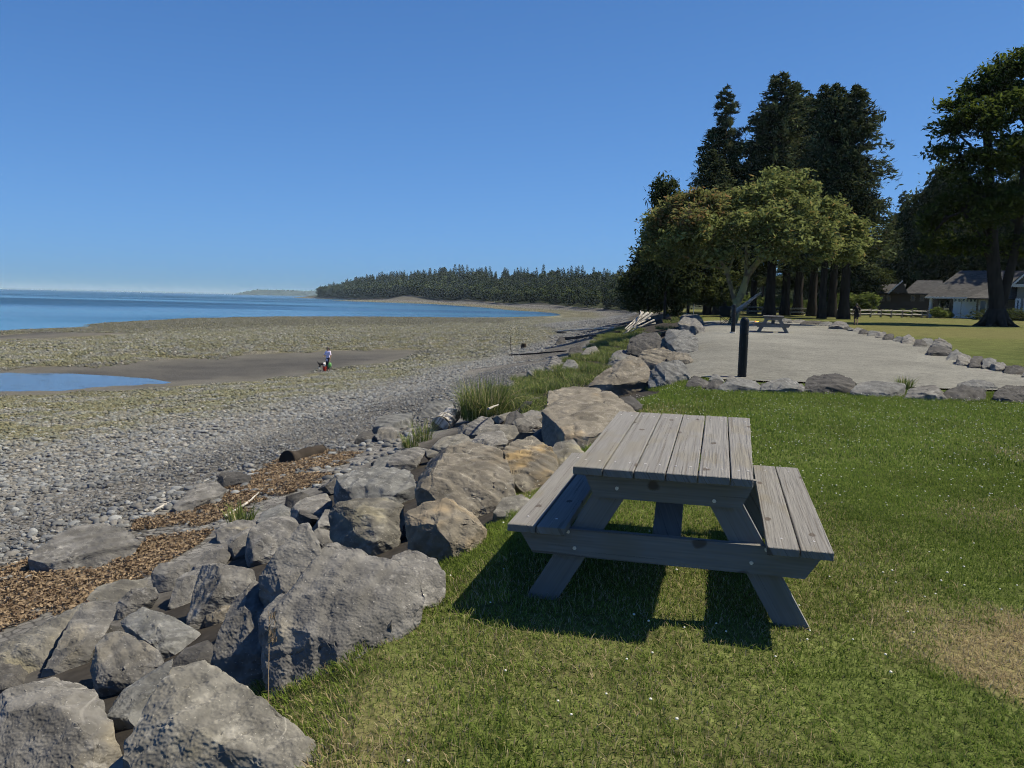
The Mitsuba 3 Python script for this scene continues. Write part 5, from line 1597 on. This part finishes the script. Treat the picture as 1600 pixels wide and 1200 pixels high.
part(t, 'gable', ply(tm(hull([(xa + .4, y, e3 + .1) for y in (D3 - 1.6, D3 + 3)] + [(xb, y, e3 + .1) for y in (D3 - 1.6, D3 + 3)] + [(xm, y, Z(440, 1408, D3 - 1.6)) for y in (D3 - 1.6, D3 + 3)])), 'm_dark_wall'))
rs = tm(hull([(xa, y, e3 + .05 + w) for y in (D3 - 2, D3 + 3) for w in (0, .14)] + [(xm, y, Z(438.5, 1408, D3 - 1.6) + w) for y in (D3 - 2, D3 + 3) for w in (0, .14)]))
part(t, 'gable_roof', ply(rs, 'm_shingle_dark'))
part(t, 'bargeboard', ply(tm(hull([(xa, y, e3 + .03 + w) for y in (D3 - 2.1, D3 - 2.01) for w in (-.1, .15)] + [(xm, y, Z(438.5, 1408, D3 - 1.6) + w) for y in (D3 - 2.1, D3 - 2.01) for w in (-.1, .15)])), 'm_white_trim'), 'pale bargeboard')
for p0 in (1374, 1384, 1422, 1436):
    window(t, p0, p0 + 7, 461, 471, D3, 'm_post', D3)

for key0, px, d in (('garage', 1500, DH), ('gabled_house', 1620, D2), ('bungalow', 1412, D3)):
    p = [float(X(px, d)), d, 0.0]
    a = math.atan2(p[0], d)
    M = T().translate(p).rotate([0, 0, 1], -math.degrees(a)).scale([math.cos(a), 1, 1]).translate([-p[0], -d, 0])
    for k in scene:
        if k.startswith(key0 + '__'):
            scene[k]['to_world'] = M

# ------------------------------------------------------------------ people and small things
def chain(bones, joints, res=.03, it=8):
    m = None
    ms = []
    for a, b in bones:
        pts = []
        for q, r in (joints[a], joints[b]):
            s = trimesh.creation.icosphere(subdivisions=2, radius=r)
            pts.append(s.vertices + np.asarray(q, float))
        ms.append(hull(np.vstack(pts)))
    m = m3.Manifold.batch_boolean(ms, m3.OpType.Add)
    m = tm(m.refine_to_length(res)); m.merge_vertices()
    trimesh.smoothing.filter_taubin(m, iterations=it)
    return m


def person(label, q, yaw, H, pose, top, legs, skin=(.30, .19, .13), hair=(.02, .015, .012), longhair=False, sleeves=.6, shorts=False, shirt_low=.0):
    """pose: hands and feet offsets; x to the person's right, y forward, z up, for a height of 1.7"""
    t = thing('person', label, 'person')
    L, R = -1, 1
    J = {'pel': ((0, 0, .92), .135), 'waist': ((0, 0, 1.08), .115), 'chest': ((0, .0, 1.30), .135), 'neck': ((0, -.01, 1.46), .052), 'skull': ((0, .01, 1.60), .085), 'jaw': ((0, .045, 1.545), .055)}
    Bn = [('pel', 'waist'), ('waist', 'chest'), ('chest', 'neck'), ('neck', 'skull'), ('skull', 'jaw')]
    for s, n_ in ((L, 'l'), (R, 'r')):
        ha, el, kn, an = pose[n_ + 'hand'], pose[n_ + 'elbow'], pose[n_ + 'knee'], pose[n_ + 'ankle']
        J[n_ + 'sh'] = ((s * .175, -.01, 1.405), .058); J[n_ + 'el'] = (el, .042); J[n_ + 'wr'] = (ha, .028)
        J[n_ + 'hip'] = ((s * .085, 0, .90), .095); J[n_ + 'kn'] = (kn, .058); J[n_ + 'an'] = (an, .040)
        J[n_ + 'toe'] = ((an[0] + s * .02, an[1] + .15, .03), .032); J[n_ + 'heel'] = ((an[0], an[1] - .03, .035), .035)
        Bn += [('chest', n_ + 'sh'), (n_ + 'sh', n_ + 'el'), (n_ + 'el', n_ + 'wr'), ('pel', n_ + 'hip'), (n_ + 'hip', n_ + 'kn'), (n_ + 'kn', n_ + 'an'), (n_ + 'an', n_ + 'toe'), (n_ + 'an', n_ + 'heel')]
        d = unit(np.array(ha) - np.array(el)); side = unit(np.cross(d, [s * .2, 1, 0]))
        pm = np.array(ha) + d * .07
        J[n_ + 'palm'] = (pm, .030); Bn.append((n_ + 'wr', n_ + 'palm'))
        for f in range(4):
            b0 = pm + side * (f - 1.5) * .019
            J[f'{n_}f{f}'] = (b0 + d * .03, .0095); J[f'{n_}g{f}'] = (b0 + d * (.075 + .012 * (f in (1, 2))) + np.array([0, .03, 0]), .008)
            Bn += [(n_ + 'palm', f'{n_}f{f}'), (f'{n_}f{f}', f'{n_}g{f}')]
        J[n_ + 't0'] = (pm + side * .035 - d * .02, .011); J[n_ + 't1'] = (pm + side * .055 + d * .025, .009)
        Bn += [(n_ + 'palm', n_ + 't0'), (n_ + 't0', n_ + 't1')]
    k = H / 1.7
    def place(m): 
        m = m.copy(); m.vertices = m.vertices * k
        return moved(m, q, yaw)
    sk = {'type': 'rgb', 'value': list(skin)}
    nose = trimesh.creation.icosphere(subdivisions=1, radius=.016); nose.vertices = nose.vertices * [.8, 1.3, 1.2] + [0, .102, 1.575]
    body = chain(Bn, J, .03, 6)
    ears = []
    for s in (-1, 1):
        e = trimesh.creation.icosphere(subdivisions=1, radius=.028); e.vertices = e.vertices * [.35, .8, 1.1] + [s * .086, 0, 1.585]; ears.append(e)
    part(t, 'body', ply(place(cat_([body, nose] + ears)), P_(skin, .6, .3), smooth=True))
    f = []
    for s in (-1, 1):
        e = trimesh.creation.icosphere(subdivisions=1, radius=.011); e.vertices += [s * .033, .088, 1.605]; f.append(e)
    part(t, 'eyes', ply(place(cat_(f)), P_((.03, .025, .02), .3, .5), smooth=True))
    mo = trimesh.creation.icosphere(subdivisions=1, radius=.02); mo.vertices = mo.vertices * [1, .35, .3] + [0, .098, 1.538]
    part(t, 'mouth', ply(place(mo), P_((.22, .09, .08), .5, .3), smooth=True))
    # clothes follow the body
    G = {n_: (c, r + .018) for n_, (c, r) in J.items()}
    for n_ in ('l', 'r'):
        a, b = np.array(J[n_ + 'sh'][0]), np.array(J[n_ + 'el'][0])
        G[n_ + 'slv'] = (a + (b - a) * sleeves, .060)
    G['hem'] = ((0, 0, .86 - shirt_low), .15); G['hem2'] = ((0, .0, .95), .15)
    sb = [('waist', 'chest'), ('hem2', 'waist'), ('hem', 'hem2')] + [(a + 'sh', a + 'slv') for a in 'lr'] + [('chest', a + 'sh') for a in 'lr']
    part(t, 'shirt', ply(place(chain(sb, G, .03, 8)), P_(top, .85, .2), smooth=True))
    lb = []
    for n_ in ('l', 'r'):
        G[n_ + 'hip'] = (J[n_ + 'hip'][0], .108)
        a, b = np.array(J[n_ + 'hip'][0]), np.array(J[n_ + 'kn'][0])
        G[n_ + 'cuff'] = (a + (b - a) * .85, .085) if shorts else (J[n_ + 'an'][0], .055)
        lb += [('pel', n_ + 'hip')] + ([(n_ + 'hip', n_ + 'cuff')] if shorts else [(n_ + 'hip', n_ + 'kn'), (n_ + 'kn', n_ + 'cuff')])
    part(t, 'shorts' if shorts else 'trousers', ply(place(chain(lb, G, .03, 6)), P_(legs, .85, .2), smooth=True))
    hr = trimesh.creation.icosphere(subdivisions=3, radius=.103)
    v = hr.vertices; v = v * [.93, 1.03, 1.02] + [0, -.012, 1.625]
    keep = ~((v[:, 1] > .045) & (v[:, 2] < 1.645))
    hr.vertices = np.where(keep[:, None], v, v * [.8, .55, 1] + [0, .0, 0])
    hs = [hr]
    if longhair:
        hs.append(chain([('a', 'b'), ('b', 'c')], {'a': ((0, -.06, 1.60), .085), 'b': ((0, -.09, 1.46), .075), 'c': ((0, -.10, 1.32), .05)}, .03, 4))
    part(t, 'hair', ply(place(cat_(hs)), P_(hair, .5, .4), smooth=True))
    for s in 'lr':
        a = np.array(J[s + 'an'][0])
        sh = chain([('a', 'b'), ('a', 'c')], {'a': (J[s + 'heel'][0], .045), 'b': (J[s + 'toe'][0], .042), 'c': ((a[0], a[1], .075), .045)}, .03, 3)
        part(t, 'shoe', ply(place(sh), P_((.05, .045, .04), .7, .3), smooth=True))
    return t


q = hit(1337, 508)
person('person in black seen from behind, walking away over the lawn', q, -.15, 33.0 / FPX * q[1],
       {'lhand': (-.27, .05, .83), 'lelbow': (-.265, -.05, 1.12), 'rhand': (.28, .02, .84), 'relbow': (.27, -.06, 1.12), 'lknee': (-.085, .10, .50), 'lankle': (-.08, .02, .09), 'rknee': (.085, .0, .49), 'rankle': (.085, -.16, .12)},
       (.012, .012, .014), (.015, .015, .02), shorts=True, shirt_low=.03)
q = hit(512.5, 579.5)
HP = 36.5 / FPX * q[1]
person('person in a lavender shirt and dark leggings standing on the wet sand', q, 2.5, HP,
       {'lhand': (-.30, .10, .80), 'lelbow': (-.27, -.02, 1.12), 'rhand': (.12, .26, 1.10), 'relbow': (.28, .08, 1.13), 'lknee': (-.10, .03, .49), 'lankle': (-.11, 0, .09), 'rknee': (.09, .03, .49), 'rankle': (.11, -.02, .09)},
       (.72, .66, .84), (.04, .035, .045), longhair=True, shirt_low=.04, sleeves=.75)
PP = q
# green net bag hanging from the hand on the right of the picture
k = HP / 1.7
c_, s_ = math.cos(2.5), math.sin(2.5)
hand = q + np.array([c_ * -.30 - s_ * .10, s_ * -.30 + c_ * .10, .72]) * k
bg = trimesh.creation.icosphere(subdivisions=3, radius=.15)
bv = bg.vertices * [.85, .6, 1.25]
bg.vertices = (bv * (1 + .25 * (meshkit.fbm(bv * 9, 2, 5) - .5))[:, None]) + hand - [0, 0, .26]
t = thing('beach_bag', 'bright green bag hanging from the hand of the person on the sand', 'bag')
part(t, 'pouch', ply(bg, P_((.16, .42, .12), .7, .2), smooth=True))
part(t, 'strap', ply(tube(np.array([hand - [.04, 0, .12], hand + [0, 0, .0], hand - [-.04, 0, .12]]), [.012] * 3, 6), P_((.20, .45, .14), .7, .2)))
b0 = q + np.array([-.20, -.12, 0])
t = thing('toy_bucket', 'red toy bucket on the wet sand beside the legs of the person', 'bucket')
part(t, 'pail', ply(moved(lathe([(0, 0), (.10, 0), (.14, .30), (.15, .31), (.135, .31), (.095, .02), (0, .02)], 20), b0), P_((.55, .05, .03), .5, .4), smooth=30))
th_ = np.linspace(0, math.pi, 11)
part(t, 'handle', ply(tube(b0 + np.column_stack([.14 * np.cos(th_), 0 * th_, .30 + .16 * np.sin(th_)]), [.008] * 11, 6), P_((.5, .06, .04), .5, .4)))


def dog(q, yaw):
    t = thing('dog', 'small black and white dog with a red collar standing by the person on the sand', 'dog')
    J = {'ch': ((0, .14, .30), .085), 'be': ((0, -.02, .31), .070), 'ru': ((0, -.16, .32), .075), 'nk': ((0, .22, .38), .055), 'hd': ((0, .28, .45), .058), 'mz': ((0, .36, .425), .028), 'ta': ((0, -.24, .37), .022), 'tb': ((0, -.31, .46), .012)}
    Bn = [('ch', 'be'), ('be', 'ru'), ('ch', 'nk'), ('nk', 'hd'), ('hd', 'mz'), ('ru', 'ta'), ('ta', 'tb')]
    for s, n_ in ((-1, 'l'), (1, 'r')):
        J[n_ + 's'] = ((s * .055, .15, .27), .045); J[n_ + 'e'] = ((s * .06, .12, .18), .026); J[n_ + 'w'] = ((s * .06, .14, .09), .018); J[n_ + 'p'] = ((s * .06, .165, .02), .020)
        J[n_ + 'h'] = ((s * .055, -.16, .28), .055); J[n_ + 'k'] = ((s * .065, -.11, .19), .035); J[n_ + 'o'] = ((s * .065, -.20, .12), .020); J[n_ + 'q'] = ((s * .065, -.175, .02), .020)
        J[n_ + 'a'] = ((s * .045, .26, .50), .018); J[n_ + 'b'] = ((s * .065, .275, .45), .014)
        Bn += [('ch', n_ + 's'), (n_ + 's', n_ + 'e'), (n_ + 'e', n_ + 'w'), (n_ + 'w', n_ + 'p'), ('ru', n_ + 'h'), (n_ + 'h', n_ + 'k'), (n_ + 'k', n_ + 'o'), (n_ + 'o', n_ + 'q'), ('hd', n_ + 'a'), (n_ + 'a', n_ + 'b')]
    m = chain(Bn, J, .02, 5)
    col = np.where(((m.vertices[:, 1] > .06) & (m.vertices[:, 1] < .25))[:, None] | (m.vertices[:, 2] < .12)[:, None], [[.75, .74, .72]], [[.02, .02, .02]])
    m = moved(m, (0, 0, 0), 0); m.vertices = m.vertices * 1.15
    part(t, 'body', ply(moved(m, q, yaw), P_({'type': 'mesh_attribute', 'name': 'vertex_color'}, .8, .2), smooth=True, color=col))
    cl = trimesh.creation.torus(.062, .014, major_sections=20, minor_sections=8)
    cl.apply_transform(trimesh.transformations.rotation_matrix(-.9, [1, 0, 0])); cl.apply_translation([0, .25, .41]); 
    part(t, 'collar', ply(moved(cl, q, yaw), P_((.5, .04, .03), .6, .3), smooth=True))


dq = hit(503.5, 576.5)
dog(dq, -1.2)

# folding chair and towel by the distant table
q = hit(1134, 508)
t = thing('camp_chair', 'dark folding camp chair standing beside the farther black post', 'chair')
scene['m_canvas'] = P_((.012, .014, .012), .9, .1)
def slab(pts, th=.02):
    return tm(hull([np.array(p) + w for p in pts for w in ((0, -th / 2, -th / 2), (0, th / 2, th / 2))]))
k = 29 / FPX * q[1]
S = lambda a: [np.array(q) + np.array(p) * k for p in a]
part(t, 'backrest', ply(slab(S([(-.26, .22, .48), (.26, .22, .48), (-.30, .32, 1.0), (.30, .32, 1.0)])), 'm_canvas'))
part(t, 'seat', ply(slab(S([(-.28, -.22, .46), (.28, -.22, .46), (-.26, .22, .42), (.26, .22, .42)])), 'm_canvas'))
for a, b in (((-.3, -.24, 0), (.28, -.22, .47)), ((.3, -.24, 0), (-.28, -.22, .47)), ((-.3, .26, 0), (.26, .22, .44)), ((.3, .26, 0), (-.26, .22, .44)), ((-.3, -.24, 0), (-.26, .24, .44)), ((.3, -.24, 0), (.26, .24, .44))):
    part(t, 'leg', ply(tube(np.array(S([a, b])), [.016, .016], 6), 'm_black_paint'))
for s in (-1, 1):
    part(t, 'armrest', ply(slab(S([(s * .33, -.25, .66), (s * .27, -.25, .66), (s * .33, .27, .68), (s * .27, .27, .68)])), 'm_canvas'))
    part(t, 'upright', ply(tube(np.array(S([(s * .29, .22, .40), (s * .30, .32, 1.0)])), [.015, .015], 6), 'm_black_paint'))
# orange and yellow towel on the bench end
sc2 = (54 / FPX * TBL2[1]) / 1.5
tw = []
gx_, gy_ = np.meshgrid(np.linspace(-.93, -.40, 16), np.linspace(-.06, .40, 14), indexing='ij')
x_ = gx_.ravel(); y_ = gy_.ravel() - .72
zz = .4388 + .02 - np.clip(-.76 - x_, 0, 1) * 1.6 + .07 * meshkit.fbm(np.column_stack([x_ * 7, y_ * 7, x_ * 0]), 3)
V = np.column_stack([np.maximum(x_, -.80), y_, zz]) * sc2
F = [[i * 14 + j, (i + 1) * 14 + j, (i + 1) * 14 + j + 1] for i in range(15) for j in range(13)] + [[i * 14 + j, (i + 1) * 14 + j + 1, i * 14 + j + 1] for i in range(15) for j in range(13)]
cc = np.where((x_ + .15 * np.sin(y_ * 9) < -.68)[:, None], [[.85, .20, .03]], [[.90, .62, .05]])
m = moved(trimesh.Trimesh(V, F, process=False), (TBL2[0] + .22, TBL2[1] + .72, TBL2[2]), -.30)
single('beach_towel', ply(m, P_({'type': 'mesh_attribute', 'name': 'vertex_color'}, .9, .1), smooth=True, color=cc), 'orange and yellow beach towel draped over the left bench of the distant table', 'towel')

# ------------------------------------------------------------------ air
scene['haze_air'] = {'type': 'homogeneous', 'albedo': {'type': 'rgb', 'value': [.70, .88, 1.0]}, 'sigma_t': 6e-5}
scene['haze'] = {'type': 'cube', 'to_world': T().translate([0, 0, 22]).scale([12600, 12600, 34]), 'bsdf': {'type': 'null'}, 'interior': {'type': 'ref', 'id': 'haze_air'}}
scene['camera']['medium'] = {'type': 'ref', 'id': 'haze_air'}
labels['haze'] = {'label': 'thin sea haze over the bay', 'category': 'haze', 'kind': 'stuff'}
